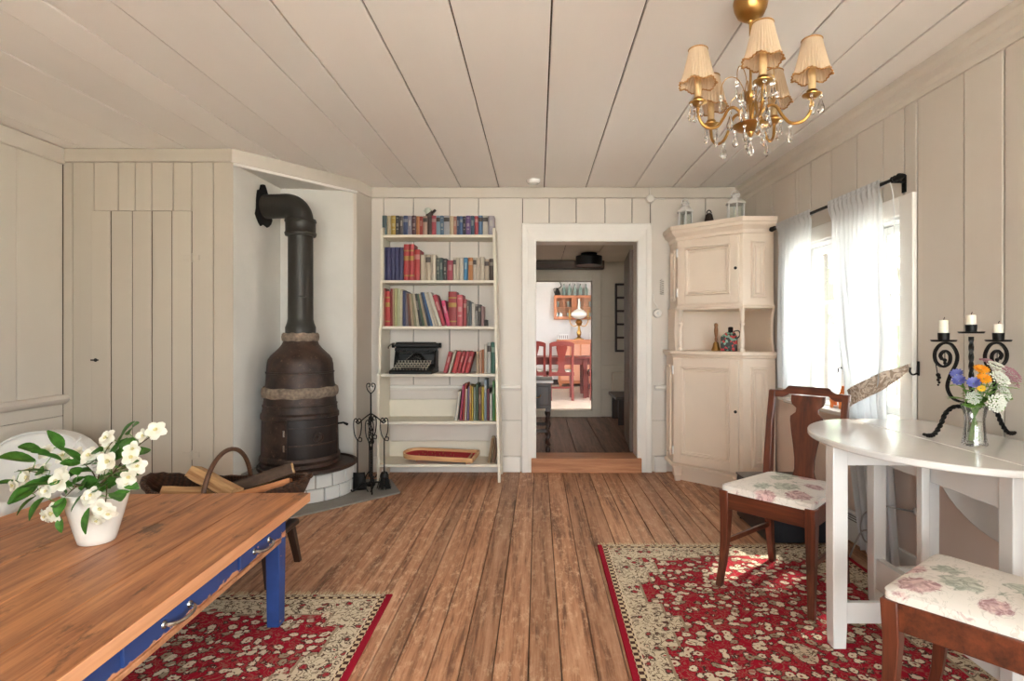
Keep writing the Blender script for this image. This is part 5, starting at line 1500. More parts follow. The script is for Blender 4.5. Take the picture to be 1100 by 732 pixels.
stem_flower('grass_leaf', 'bent green leaf drooping out at the right of the bouquet', vt(1089, 432, -.01), ellipse_leaf(.055, .009, .6).mesh('blade', M_leafl), 'leaf', nleaf=3)
stem_flower('grass_leaf', 'pale green leaves over the left rim of the glass', vt(1036, 440, -.02), ellipse_leaf(.05, .010, .6).mesh('blade', M_leafl), 'leaf', nleaf=3)
stem_flower('grass_leaf', 'green leaf curling over the front rim of the glass', vt(1062, 443, -.05), ellipse_leaf(.05, .011, .6).mesh('blade', M_leafl), 'leaf', nleaf=3)

# ------------------------------------------------------------------ window dressing, in the wall's own frame
WL = tuple(rw(0, 0, 0))
def wl(u, d=0, z=0): return tuple(rw(u, d, z))
ZR = 1.850
RU0, RU1 = wu(846), wu(977)
t = thing('curtain_rod', 'black iron curtain rod with arrow finials above the window', 'curtain rod', wl((RU0 + RU1) / 2, .085, ZR), RZ)
hl = (RU1 - RU0) / 2
m = MB(); m.tube([(-hl, 0, 0), (hl, 0, 0)], .0085, 12); m.build('rod', M_black, t)
for s in (-1, 1):
    m = MB(); m.lathe([(.009, 0), (.015, .006), (.010, .014), (.016, .024), (.010, .034), (.007, .04), (.018, .052), (.010, .075), (0, .095)], 12, M=frame((s * hl, 0, 0), (0, 1, 0), (s, 0, 0))); m.build('finial', M_black, t)
    m = MB(); m.tube([(s * (hl - .03), .083, .0), (s * (hl - .03), .0, -.0)], .006, 8); m.box(s * (hl - .03) - .012, s * (hl - .03) + .012, .076, .084, -.05, .03); m.build('bracket', M_black, t)
def curtain(label, ta, tb, ba, bb, z1, folds, amp, seed, tie=None):
    """ta..tb along the rod at the top, ba..bb at the hem"""
    q = random.Random(seed); ph = [q.uniform(-.5, .5) for _ in range(60)]
    zt = ZR + .022
    o = (ta + tb) / 2
    tt = thing('curtain', label, 'curtain', wl(o, .085, z1), RZ, 'sheer curtains at the window')
    m = MB(); nu, nv = folds * 8, 36
    H = zt - z1
    def f(u, v):
        z = zt - H * v
        vv = max(0, v)
        s = vv if tie is None else min(1, vv)
        prog = s ** 1.3
        a, b = ta + (ba - ta) * prog, tb + (bb - tb) * prog
        if tie:
            zt_, ta_, tb_ = tie
            k = math.exp(-((z - zt_) / .16) ** 2)
            a += (ta_ - a) * k; b += (tb_ - b) * k
        k = int(u * folds) % 60
        grow = .25 + .75 * min(1, v * 5)
        y = amp * grow * (math.sin(2 * PI * folds * u + ph[k % 7] * .6) + .35 * math.sin(2 * PI * folds * .5 * u + 2.2 * v + ph[1] * 4))
        if v < .045: y = y * .3 + (-.013 if math.sin(2 * PI * folds * u) > -2 else 0)
        return Vector((a + (b - a) * u - o + .004 * math.sin(5 * v + 9 * u), y, z - z1))
    m.grid(f, nu, nv)
    m.build('cloth', M_sheer, tt, angle=180)
    m = MB()                                  # gathered heading that wraps the rod
    def g_(u, v):
        a = 2 * PI * v; r = .0135 + .003 * math.sin(2 * PI * folds * 2.3 * u)
        return Vector((ta + (tb - ta) * u - o, r * math.cos(a), ZR - z1 + r * math.sin(a)))
    m.grid(g_, nu, 10); m.build('heading', M_sheer, tt, angle=180)
    return tt
curtain('sheer white curtain at the left of the window, next to the cabinet', wu(849), wu(887), wu(851), wu(874), .775, 8, .021, 3)
curtain('sheer white curtain at the right of the window, hanging down behind the table', wu(907), wu(966), wu(946), wu(984), .045, 11, .024, 5, tie=(.82, wu(928), wu(968)))
# printed band holding the right curtain
ub, ue = wu(942), wu(985)
t = thing('curtain_tieback', 'beige printed fabric band holding back the right curtain', 'tieback', wl(ue, .02, .975), RZ)
m = MB()
def tb_(u, v):
    L = ue - ub
    x = -L * u; y = -.015 - .125 * math.sin(PI * u * .62); z = -.175 * u - .018 * math.sin(PI * u)
    w = .012 + .073 * min(1, u / .3) ** .6
    return Vector((x - .02 * (v - .5) * u, y + .01 * math.sin(PI * v), z + (v - .5) * w))
m.grid(tb_, 18, 6); m.build('band', M_band, t, solid=.003)
m = MB()
m.grid(lambda u, v: Vector((-(ue - ub) * (u * .98), -.012 - .10 * u * 0 - .035 * math.sin(PI * u) , -.16 * u ** 1.1 + (v - .5) * .04)), 14, 3); m.build('back_loop', M_band, t, solid=.003)
t = thing('curtain_hook', 'black iron hook on the wall holding the printed curtain band', 'hook', wl(ue + .012, 0, .97), RZ)
m = MB(); m.box(-.005, .005, -.005, 0, -.03, .035); m.tube(smooth_path([(0, -.006, -.02), (0, -.03, -.026), (0, -.042, -.012), (0, -.04, .006)], 5), .004, 6); m.build('hook', M_black, t)
t = thing('pull_cord', 'thin white cord hanging from the right end of the curtain rod', 'cord', wl(wu(974), .085, ZR), RZ)
m = MB(); m.tube(smooth_path([(0, 0, .012), (.004, .018, -.1), (.0, .022, -.35), (-.025, .022, -.55), (-.035, .02, -.75)], 8), .0022, 5); m.tube([(.0 + .012 * math.cos(i * PI / 8), 0, .012 * math.sin(i * PI / 8)) for i in range(17)], .002, 5); m.build('cord', M_white, t)
# wooden horse on the sill
t = thing('wooden_horse', 'small orange wooden horse standing on the window sill', 'figurine', wl(wu(899.5), -.005, WZ0 + .0045), RZ + R(10))
m = MB()
Mh = Matrix.Scale(1.0, 4)
m.loft([[(x, y * w, z + zz) for y, zz in ((-1, -.55 * h), (1, -.55 * h), (1, .2 * h), (.6, .5 * h), (-.6, .5 * h), (-1, .2 * h))] for x, w, z, h in ((-.05, .012, .062, .03), (-.045, .018, .062, .042), (-.02, .02, .060, .044), (.015, .019, .062, .044), (.035, .018, .068, .05), (.045, .012, .075, .04))])
m.build('body', paint('orange paint', '#d9752c', var=.08, rough=.4), t, bevel=.004)
m = MB(); m.loft([[(x - h * .5, -w, z), (x + h * .5, -w, z), (x + h * .5, w, z), (x - h * .5, w, z)] for x, z, h, w in ((.032, .07, .04, .014), (.042, .10, .034, .012), (.05, .122, .03, .010))])
m.loft([[(x, -w, z - h), (x, w, z - h), (x, w, z + h), (x, -w, z + h)] for x, z, h, w in ((.035, .118, .014, .010), (.06, .116, .012, .009), (.08, .105, .009, .007))])
m.build('head', bpy.data.materials['orange paint'], t, bevel=.003)
for x in (-.038, .03):
    for s in (-1, 1):
        m = MB(); m.loft([[(x - w, s * .011 - w * .7, z), (x + w, s * .011 - w * .7, z), (x + w, s * .011 + w * .7, z), (x - w, s * .011 + w * .7, z)] for z, w in ((0, .008), (.05, .010))]); m.build('leg', bpy.data.materials['orange paint'], t, bevel=.002)
# ornament in the window
t = thing('window_ornament', 'small hanging ornament with a slim dark rod before the window pane', 'ornament', wl(wu(912), -.045, WZ1 - .019), RZ)
m = MB(); m.tube([(0, 0, 0), (0, 0, -.20)], .001, 5); m.tube([(0, 0, -.20), (0, 0, -.30)], .004, 6); m.build('rod', M_black, t)
m = MB(); m.lathe([(0, -.35), (.018, -.35), (.018, -.30), (.006, -.29), (0, -.29)], 14); m.build('weight', M_chrome, t)
m = MB()
for k in range(5): m.ball((.02 * math.cos(k * 1.26), .012 * math.sin(k * 1.26), -.15 - .02 * (k % 2)), .02, 10, 8)
m.build('beads', paint('frosted glass beads', '#dfe4e4', rough=.2, bump=0), t)

# heater strip and socket under the window
t = thing('baseboard_heater', 'long low white baseboard heater along the wall behind the table', 'heater', wl(1.62, 0, 0), RZ)
m = MB(); m.loft([[(x, y, z) for y, z in ((-.022, .03), (-.062, .03), (-.065, .14), (-.05, .175), (-.022, .178))] for x in (-.52, .08)]); m.build('body', M_white, t, bevel=.003)
for k in range(3):
    m = MB(); m.box(-.50, .06, -.0655 + .004 * k, -.056 + .004 * k, .142 + .010 * k, .146 + .010 * k); m.build('louvre', paint('heater slot', '#5f5b57', bump=0), t)
t = thing('wall_socket', 'white wall socket with a plug low on the wall under the window', 'socket', wl(wu(985) + .05, 0, .33), RZ)
m = MB(); m.box(-.04, .04, -.014, .002, -.04, .04); m.build('plate', M_white, t, bevel=.006)
m = MB(); m.lathe([(0, 0), (.02, 0), (.018, .03), (.008, .04), (0, .04)], 14, M=frame((0, -.014, .0), (1, 0, 0), (0, -1, 0))); m.build('plug', M_white, t)
t = thing('power_cable', 'grey power cable curling down from the wall socket under the table', 'cable', wl(wu(985) + .05, .055, .33), RZ)
m = MB(); m.tube(smooth_path([(0, 0, 0), (0, -.05, .01), (-.05, -.105, .01), (-.13, -.11, -.03), (-.19, -.11, -.08), (-.21, -.11, -.15), (-.16, -.12, -.19), (-.11, -.12, -.17), (-.12, -.12, -.13), (-.18, -.12, -.15), (-.23, -.12, -.22), (-.27, -.12, -.29), (-.30, -.11, -.325)], 7), .004, 6); m.build('cable', paint('grey cable', '#8f8a86', bump=0), t)
# ------------------------------------------------------------------ low pine topped table with blue frame
t = thing('low_table', 'low pine topped table with distressed blue legs and drawers', 'table', (-1.46, 1.60, 0), R(1.55))
HT = .45
x0, x1, y0, y1 = -.525, .505, -.83, .782
m = MB()
for i, (a, b) in enumerate(zip([x0, -.33, -.12, .10, .31], [-.33, -.12, .10, .31, x1])):
    m.box(a + .0004, b - .0004 - (.004 if b == x1 else 0), y0, y1 - .004, HT - .038, HT, tone=[.02, -.05, .03, -.03, .05][i])
m.build('table_top', M_top, t, bevel=.003)
m = MB(); m.prism([(x0, y1 - .004), (x1 - .004, y1 - .004), (x1 - .004, y0), (x1, y0), (x1, y1), (x0, y1)], HT - .038, HT - .0008); m.build('raw_edge', wood('planed pine edge', '#c4855a', '#e0a57a', 'Y', 1.1, .5, .1), t, bevel=.002)
for x in (x0 + .05, x1 - .042):
    for y in (y0 + .12, y1 - .24):
        m = MB(); m.loft([[(x + a * w, y + b * w * 1.15, z) for a, b in ((-1, -1), (1, -1), (1, 1), (-1, 1))] for z, w in ((.0095, .023), (.30, .026), (HT - .038, .026))])
        m.build('leg', M_bluep, t, bevel=.003)
for x in (x0 + .014, x1 - .036):
    m = MB(); m.box(x, x + .022, y0 + .145, y1 - .265, .350, HT - .038); m.build('side_apron', M_bluep, t, bevel=.002)
for x in (x0 + .008, x1 - .036):
    m = MB(); m.box(x, x + .028, y0 + .145, y1 - .265, .334, .350); m.build('apron_bead', M_thresh, t, bevel=.004)
for y in (y0 + .11, y1 - .25):
    m = MB(); m.box(x0 + .07, x1 - .062, y, y + .022, .343, HT - .038); m.build('end_apron', M_bluep, t, bevel=.002)
xa = x1 - .014
for yc, w in ((-.13, .40), (.35, .30)):
    m = MB(); m.box(xa - .002, xa + .008, yc - w / 2, yc + w / 2, .360, HT - .042); dw = m.build('drawer', M_bluep, t, bevel=.002)
    m = MB()
    pts = [(xa + .008, yc - .055, .386), (xa + .026, yc - .048, .384), (xa + .034, yc - .02, .380), (xa + .034, yc + .02, .380), (xa + .026, yc + .048, .384), (xa + .008, yc + .055, .386)]
    m.tube(smooth_path(pts, 5), .0055, 8)
    for s in (-1, 1): m.lathe([(0, 0), (.011, 0), (.009, .004), (0, .005)], 12, M=frame((xa + .008, yc + s * .055, .386), (0, 1, 0), (1, 0, 0)))
    m.build('drawer_handle', M_chrome, dw)

# ------------------------------------------------------------------ white vase with mock orange
PX, PY = -1.445, 1.83
t = thing('flower_pot', 'white glazed conical vase of mock orange on the pine table', 'vase', (PX, PY, HT + .0005))
m = MB(); m.lathe([(0, 0), (.047, 0), (.051, .003), (.056, .02), (.072, .08), (.084, .13), (.090, .162), (.092, .168), (.088, .170), (.084, .165), (.078, .13), (.066, .08), (.050, .02), (0, .012)], 48); m.build('pot', M_glaze, t)
me_leaf = [ellipse_leaf(.075, .026, .25, .3).mesh('leaf', M_leaf), ellipse_leaf(.10, .038, .12, .22).mesh('leaf', M_leaf)]
def double(a, b):
    k = len(a.v); a.v += b.v; a.f += [tuple(i + k for i in q) for q in b.f]; a.mi += b.mi; a.tn += b.tn
    return a
me_bl = double(petals(5, .031, .030, .22, .25), petals(4, .020, .022, .75, .2)).mesh('blossom', M_petal)
me_bl2 = double(petals(4, .028, .028, .6, .1), petals(3, .018, .020, 1.3, .2)).mesh('blossom', M_petal)
me_st = MB()
for k in range(14):
    a = k * 2.4; me_st.tube([(0, 0, .002), (.006 * math.cos(a), .006 * math.sin(a), .011)], [.0006, .0012], 4)
me_st = me_st.mesh('stamens', paint('pale stamens', '#d9cd96', rough=.7, bump=0))
sp_m = 1.83 / 600
def pt(px, py, dy=0): return Vector(((px - 104) * sp_m, dy, (582 - py) * sp_m))
def sprig(label, path, blooms, leaves, seed):
    """path, blooms and leaves are offsets from the foot of the vase"""
    q = random.Random(seed)
    tt = thing('mock_orange_sprig', label, 'flower sprig', (PX, PY, HT + .013), group='mock orange sprigs in the white vase')
    P_ = [Vector((q.uniform(-.02, .02), q.uniform(-.02, .02), .004)), Vector(((path[0].x) * .18, path[0].y * .2, .15))] + path
    p = smooth_path([tuple(v) for v in P_], 8)
    m = MB(); m.tube(p, [.003 - .0018 * i / len(p) for i in range(len(p))], 6); m.build('stem', M_twig, tt)
    for c, d, s in blooms:
        near = min(p[8:], key=lambda v: (v - c).length)
        m = MB(); m.tube([near, (near + c) / 2 + Vector((0, 0, .004)), c], .0011, 5); m.build('flower_stalk', M_stem, tt)
        b_ = inst('blossom', me_bl if q.random() < .7 else me_bl2, tt, look(c, d) @ Matrix.Rotation(q.uniform(0, 6), 4, 'Z') @ Matrix.Scale(s * .86, 4))
        inst('stamens', me_st, b_, Matrix.Identity(4))
    extra = []
    for i in range(5):
        a_ = q.uniform(0, 6.28); pp = p[10 + i * (len(p) - 14) // 5]
        extra.append((pp + Vector((.012 * math.cos(a_), .012 * math.sin(a_), .004)), Vector((math.cos(a_), math.sin(a_) - .3, q.uniform(-.1, .6))), q.uniform(.5, .85)))
    for c, d, s in leaves + extra:
        near = min(p[8:], key=lambda v: (v - c).length)
        m = MB(); m.tube([near, c], .0012, 5); m.build('leaf_stalk', M_stem, tt)
        inst('leaf', q.choice(me_leaf), tt, leafdir(c, d, q.uniform(-.6, .6) + .5, s * .86))
    return tt
F = lambda px, py, dy=0, d=(0, -1, .5), s=1.0: (pt(px, py, dy), d, s)
sprig('mock orange sprig reaching farthest left from the vase', [pt(80, 520, -.03), pt(50, 510, -.03), pt(25, 508, -.02)],
      [F(40, 515, -.03, (-.4, -1, .2), 1.15), F(28, 522, -.04, (-.6, -1, -.1), 1.1), F(52, 508, -.02, (-.2, -.8, .6)), F(33, 510, .0, (-.5, -.5, .8))],
      [F(44, 498, -.02, (-1, -.2, .25), 1.15), F(56, 494, .0, (-1, .1, .35), 1.0), F(30, 520, -.03, (-1, -.3, .1), .7), F(62, 508, -.03, (-.9, -.5, .2), 1.0), F(72, 512, -.05, (-.9, -.6, -.5), 1.0)], 1)
sprig('mock orange sprig with pale flowers at the upper left over the vase', [pt(95, 515, .02), pt(75, 500, .03), pt(50, 488, .04)],
      [F(40, 492, .03, (-.3, -1, .7)), F(78, 494, .02, (.1, -1, .8), .9), F(60, 497, .03, (0, -.7, .7))],
      [F(58, 490, .03, (-.4, -.2, 1), .9), F(34, 492, .04, (-1, 0, .25), .9), F(66, 500, .0, (-.6, -.4, .6), 1.0)], 2)
sprig('mock orange sprig standing upright in the middle of the vase', [pt(106, 515, .0), pt(112, 492, .0), pt(122, 477, .0)],
      [F(120, 474, -.02, (-.2, -1, .5), 1.05), F(104, 492, -.03, (0, -1, .6), 1.1), F(96, 494, .0, (-.4, -1, .6), 1.0), F(112, 488, .02, (.2, -1, .5))],
      [F(128, 480, .0, (.45, -.2, .9), 1.35), F(108, 500, -.04, (.5, -.7, .3), .9), F(118, 500, .02, (.2, .4, .8), .9), F(92, 500, -.02, (-.4, -.5, .9), .9)], 3)
sprig('mock orange sprig reaching up to the right, the highest of all', [pt(118, 512, .02), pt(138, 488, .03), pt(160, 472, .03)],
      [F(163, 468, .02, (.4, -1, .6), 1.15), F(157, 472, .04, (-.2, -1, .8), .9), F(150, 474, .02, (-.2, -1, .3), .9), F(143, 487, .0, (.3, -1, .3))],
      [F(134, 472, .02, (.5, -.5, .6), 1.2), F(130, 496, .03, (.6, -.5, .1), .9)], 4)
sprig('mock orange sprig heavy with flowers on the right side of the vase', [pt(120, 518, -.03), pt(140, 504, -.04), pt(152, 504, -.03)],
      [F(132, 496, -.06, (.1, -1, .3), 1.25), F(148, 494, -.03, (.5, -1, .5), 1.1), F(154, 503, -.03, (.7, -.9, .2), 1.05), F(150, 512, -.05, (.6, -1, -.2), 1.0), F(126, 505, -.05, (0, -1, .6), .9), F(145, 519, -.04, (.6, -1, -.3))],
      [F(130, 510, -.07, (.4, -1, .2), .9), F(140, 518, -.03, (.9, -.3, -.3), .9), F(122, 500, -.02, (.3, .2, 1), .9)], 5)
sprig('mock orange sprig drooping over the right rim of the vase', [pt(124, 522, -.04), pt(134, 532, -.08), pt(136, 545, -.10)],
      [F(134, 540, -.10, (.3, -1, -.1), 1.05), F(125, 527, -.10, (0, -1, .3), .95), F(120, 530, -.10, (-.2, -1, .2), .9), F(139, 546, -.09, (.5, -1, -.4), .95), F(130, 552, -.10, (.1, -1, -.6), .8)],
      [F(122, 540, -.10, (.1, -.5, -1), .9), F(114, 528, -.09, (-.2, -.9, -.5), .9), F(138, 528, -.06, (.7, -.6, -.1), .8)], 6)
sprig('mock orange sprig drooping over the front rim of the vase', [pt(98, 522, -.05), pt(90, 535, -.09), pt(86, 545, -.10)],
      [F(86, 545, -.10, (-.2, -1, 0), 1.15), F(78, 548, -.10, (-.4, -1, -.3), .9), F(88, 514, -.09, (-.1, -1, .3), 1.3), F(84, 508, -.07, (-.2, -1, .7), 1.0)],
      [F(74, 530, -.09, (-.5, -.5, -.8), 1.1), F(96, 530, -.10, (.2, -.8, -.7), .9), F(93, 550, -.10, (.1, -.3, -1), .7)], 7)
sprig('leafy mock orange sprig over the left rim of the vase', [pt(90, 522, -.05), pt(70, 520, -.07), pt(58, 528, -.08)],
      [F(66, 524, -.07, (-.3, -1, .1), .9), F(76, 524, -.09, (0, -1, .2), .8)],
      [F(72, 514, -.07, (-.7, -.6, -.3), 1.4), F(60, 520, -.07, (-.8, -.5, -.5), 1.2), F(62, 530, -.08, (-.6, -.6, -.6), 1.0), F(82, 518, -.08, (-.5, -.8, .2), 1.0), F(100, 510, -.06, (.2, -.6, .8), .8)], 8)

# ------------------------------------------------------------------ basket of firewood on a dark stool
bxc, byc = -1.455, 2.625
t = thing('stool', 'dark wooden stool under the firewood basket behind the table', 'stool', (bxc, byc, 0))
m = MB(); m.box(-.27, .27, -.15, .15, .187, .215); m.build('seat', M_dark, t, bevel=.006)
for sx in (-1, 1):
    for sy in (-1, 1):
        m = MB(); m.loft([[(sx * xx + a * w, sy * yy + b * w, z) for a, b in ((-1, -1), (1, -1), (1, 1), (-1, 1))] for z, w, xx, yy in ((0, .014, .263, .15), (.187, .018, .235, .125))]); m.build('leg', M_dark, t, bevel=.003)
t = thing('firewood_basket', 'oval brown wicker basket with hoop handle holding split firewood', 'basket', (bxc, byc, .2155))
def bask(u, v, r=0.0):
    a = 2 * PI * u; c, s = math.cos(a), math.sin(a)
    k = .62 + .38 * v ** .6
    z = .185 * v + .055 * v * abs(c) ** 3.0
    return Vector(((.365 + .012 * v + r) * k * c, (.20 + r) * k * s, z + .004))
m = MB(); m.grid(lambda u, v: bask(u, v), 72, 14, closed_u=True); m.add([tuple(bask(i / 72, 0)) for i in range(72)], [tuple(range(72))]); m.build('woven_side', M_wicker, t, solid=.012)
m = MB(); m.tube([bask(i / 72, 1.0) + Vector((0, 0, .003 * math.sin(i * 2.2))) for i in range(72)], .0125, 8, closed=True); m.build('rim', M_wicker, t)
m = MB(); hp = [(.0 , -.205 * math.cos(PI * i / 24), .16 + .21 * math.sin(PI * i / 24)) for i in range(25)]; m.tube(hp, .0105, 8); m.build('handle', paint('bent wicker handle', '#5b3a25', var=.3, rough=.5, scale=60, stretch=(1, 1, 1), bump=.5), t)
def log(label, c, L, r, rot, seed, mat=None, wedge=True):
    q = random.Random(seed)
    tt = thing('firewood_log', label, 'log', c, group='split logs in the wicker basket', rot=rot)
    n = 9
    if wedge: outl = [(0, -r * .6)] + [(r * math.cos(R(30 + 120 * i / n)), -r * .6 + r * 1.35 * math.sin(R(30 + 120 * i / n))) for i in range(n + 1)]
    else: outl = [(r * math.cos(2 * PI * i / 12), r * math.sin(2 * PI * i / 12)) for i in range(12)]
    rings = []
    for j in range(7):
        x = -L / 2 + L * j / 6; wob = 1 + q.uniform(-.05, .05)
        rings.append([(x, y * wob, z * wob) for y, z in outl])
    m = MB(); m.loft(rings); m.build('split_wood', mat or M_log, tt, angle=30)
    if wedge:
        m = MB(); rings = []
        for j in range(7):
            x = -L / 2 + .004 + (L - .008) * j / 6
            o = [(r * 1.01 * math.cos(R(30 + 120 * i / n)), -r * .6 + r * 1.37 * math.sin(R(30 + 120 * i / n)) + .001) for i in range(n + 1)]
            i_ = [(y * .93, z - .004) for y, z in o[::-1]]
            rings.append([(x, y, z) for y, z in o + i_])
        m.loft(rings); m.build('bark', M_bark, tt)
    return tt
log('pale split log lying across the basket handle, topmost', (-1.51, 2.60, .443), .30, .05, (R(200), R(14), R(-24)), 1)
log('split log at the left end of the basket', (-1.62, 2.62, .384), .26, .055, (R(190), R(2), R(8)), 2)
log('dark barked log pointing up to the right in the basket', (-1.32, 2.66, .433), .30, .045, (R(20), R(-16), R(20)), 3, wedge=True)
log('orange brown split log at the right end of the basket', (-1.29, 2.56, .405), .30, .045, (R(200), R(-13), R(14)), 4, mat=wood('reddish firewood', '#8a5230', '#bf8152', 'X', 2.5, .8, .3))
log('split log at the bottom of the basket under the others', (-1.45, 2.64, .295), .34, .06, (0, 0, R(5)), 5)

# ------------------------------------------------------------------ white slipper chair by the left wall
t = thing('slipper_chair', 'low white linen covered chair with rounded back at the left wall behind the flowers', 'chair', (-2.745, 2.86, 0), R(4))
m = MB()
for sx in (-1, 1):
    for sy in (-1, 1): m.lathe([(0, 0), (.018, 0), (.025, .1), (0, .1)], 12, (sx * .2, sy * .22, 0))
m.build('feet', M_dark, t)
m = MB(); m.box(-.26, .26, -.27, .27, .09, .26); m.build('base', M_linen, t, bevel=.03, seg=4)
m = MB(); m.box(-.25, .25, -.28, .18, .262, .34); m.build('seat_cushion', M_linen, t, bevel=.035, seg=4)
m = MB(); back = [(-.27, .1), (.27, .1), (.275, .40)] + [(.275 * math.cos(PI * i / 16), .40 + .185 * math.sin(PI * i / 16)) for i in range(17)] + [(-.275, .40)]
m.loft([[(a, y + (z - .1) * .12, z) for a, z in back] for y in (.19, .30)]); m.build('backrest', M_linen, t, bevel=.02, seg=3)
m = MB(); m.tube([(a, .19 + (z - .1) * .12, z) for a, z in back[2:]], .006, 6); m.tube(smooth_path([(.155, .19 + .03, .345), (.16, .225, .45), (.185, .235, .52), (.215, .242, .555)], 5), .005, 6); m.build('piping', M_linen, t)
# ------------------------------------------------------------------ chandelier
CX, CYY = .762, 2.003
t = thing('chandelier', 'brass five armed chandelier with pleated cream shades and glass drops', 'chandelier', (CX, CYY, CEIL))
Z = lambda z: z - CEIL
m = MB(); m.lathe([(0, 0), (.058, 0), (.060, -.01), (.056, -.035), (.044, -.06), (.022, -.075), (.010, -.078), (.008, -.085), (0, -.085)], 32); m.build('ceiling_cup', M_brass, t)
m = MB(); m.tube([(0, 0, -.08), (0, 0, Z(2.20))], .005, 8)
for k in range(4): m.tube([(.006 * math.cos(i * PI / 6) * (k % 2) , .006 * math.cos(i * PI / 6) * ((k + 1) % 2), Z(2.20) - .008 - .013 * k + .009 * math.sin(i * PI / 6)) for i in range(13)], .0014, 5)
m.tube([(0, 0, Z(2.15)), (0, 0, Z(1.87))], .0045, 8); m.build('stem', M_brass, t)
m = MB(); m.lathe([(0, 1.995), (.018, 1.995), (.022, 1.99), (.022, 1.975), (.015, 1.965), (.008, 1.955), (0, 1.955)], 20, (0, 0, -CEIL)); m.build('socket_ring', M_brass, t)
m = MB(); m.lathe([(0, 1.99), (.048, 1.985), (.052, 1.98), (.045, 1.972), (.018, 1.968), (0, 1.968)], 24, (0, 0, -CEIL)); m.build('glass_dish', M_vase, t)
m = MB(); m.lathe([(0, 1.895), (.014, 1.895), (.025, 1.885), (.055, 1.882), (.062, 1.878), (.055, 1.868), (.03, 1.858), (.012, 1.853), (.010, 1.845), (.005, 1.838), (0, 1.835)], 32, (0, 0, -CEIL)); m.build('base_dish', M_brass, t)
me_drop = MB()
me_drop.lathe([(0, 0), (.0035, -.004), (.006, -.014), (.012, -.032), (.0125, -.04), (.008, -.05), (0, -.056)], 8, sy=.55)
me_drop = me_drop.mesh('crystal_drop', M_crystal, smooth=False)
me_bead = MB().ball((0, 0, -.006), .006, 8, 6).mesh('crystal_bead', M_crystal, smooth=False)
def drop(p, parent, s=1.0, rz=0, beads=1):
    for k in range(beads): inst('crystal_bead', me_bead, parent, Matrix.Translation((p[0], p[1], p[2] - .0125 * k)))
    inst('crystal_drop', me_drop, parent, Matrix.Translation((p[0], p[1], p[2] - .0125 * beads)) @ Matrix.Rotation(rz, 4, 'Z') @ Matrix.Scale(s, 4))
for k in range(5):
    a = R(-100 + 72 * k); ca, sa = math.cos(a), math.sin(a)
    rr = .198
    def q_(r, z): return (r * ca, r * sa, Z(z))
    m = MB(); m.tube(smooth_path([q_(.02, 1.885), q_(.035, 1.915), q_(.06, 1.938), q_(.085, 1.93), q_(.105, 1.895), q_(.13, 1.865), q_(.165, 1.862), q_(.19, 1.885), q_(rr, 1.92), q_(rr, 1.94)], 7), .0055, 10); arm = m.build('arm', M_brass, t)
    c = q_(rr, 0)
    m = MB(); m.lathe([(0, 1.934), (.012, 1.934), (.016, 1.94), (.031, 1.946), (.032, 1.949), (.015, 1.947), (.014, 1.958), (.018, 1.962), (.013, 1.967), (0, 1.967)], 20, (rr * ca, rr * sa, -CEIL)); m.build('drip_pan', M_brass, arm)
    m = MB(); m.lathe([(0, 1.962), (.0125, 1.962), (.0125, 2.045), (0, 2.045)], 16, (rr * ca, rr * sa, -CEIL)); m.build('candle_sleeve', paint('cream candle sleeve', '#cfae7e', rough=.4, bump=0) if k == 0 else bpy.data.materials['cream candle sleeve'], arm)
    m = MB()
    def sh(u, v):
        b_ = 2 * PI * u; pl = 1 + .035 * math.cos(34 * b_) * (.4 + .6 * (1 - v))
        r = (.063 - .031 * v ** .8) * pl
        z = 2.013 + .122 * v + (.006 * math.cos(6 * b_) * max(0, 1 - v * 4))
        return Vector((rr * ca + r * math.cos(b_), rr * sa + r * math.sin(b_), z - CEIL))
    m.grid(sh, 136, 8, closed_u=True); s_ = m.build('lamp_shade', M_shade, t)
    for v, nm in ((0, 'lower_trim'), (1, 'upper_trim')):
        m = MB(); m.tube([sh(i / 68, v) for i in range(68)], .0028, 6, closed=True); m.build('shade_trim', paint('gold shade braid', '#a8783f', rough=.6, bump=0) if (k == 0 and v == 0) else bpy.data.materials['gold shade braid'], s_)
    # wire frame of the shade and hanging glass
    m = MB(); m.tube([(rr * ca, rr * sa, Z(2.045)), (rr * ca, rr * sa, Z(2.12))], .002, 5)
    for j in range(3): m.tube([(rr * ca, rr * sa, Z(2.12)), sh(j / 3, 1)], .001, 4)
    m.build('shade_carrier', M_brass, s_)
    for j, (dr, dt) in enumerate(((.0, .026), (0, -.026), (.027, 0))):
        drop((rr * ca + dr * ca - dt * sa, rr * sa + dr * sa + dt * ca, Z(1.944)), t, .8 + .15 * (j == 2), a)
    drop((.13 * ca, .13 * sa, Z(1.858)), t, .95, a + 1)
    # thin wire crook with a drop, between the arms
    b2 = a + R(36); cb, sb = math.cos(b2), math.sin(b2)
    w = lambda r, z: (r * cb, r * sb, Z(z))
    m = MB(); m.tube(smooth_path([w(.01, 1.93), w(.02, 2.0), w(.045, 2.055), w(.08, 2.065), w(.10, 2.04), w(.102, 2.01)], 6), .0016, 5); m.build('wire_crook', M_black if False else M_brass, t)
    drop(w(.102, 2.008), t, .7, b2, 2)
    m = MB(); m.tube(smooth_path([w(.008, 1.92), w(.04, 1.985), w(.065, 1.98), w(.07, 1.955)], 6), .0014, 5); m.build('wire_crook', M_brass, t)
    drop(w(.07, 1.953), t, 1.05, b2, 2)
drop((0, 0, Z(1.836)), t, 1.0)
for k in range(5):
    a = R(-60 + 72 * k); drop((.052 * math.cos(a), .052 * math.sin(a), Z(1.868)), t, .9, a)

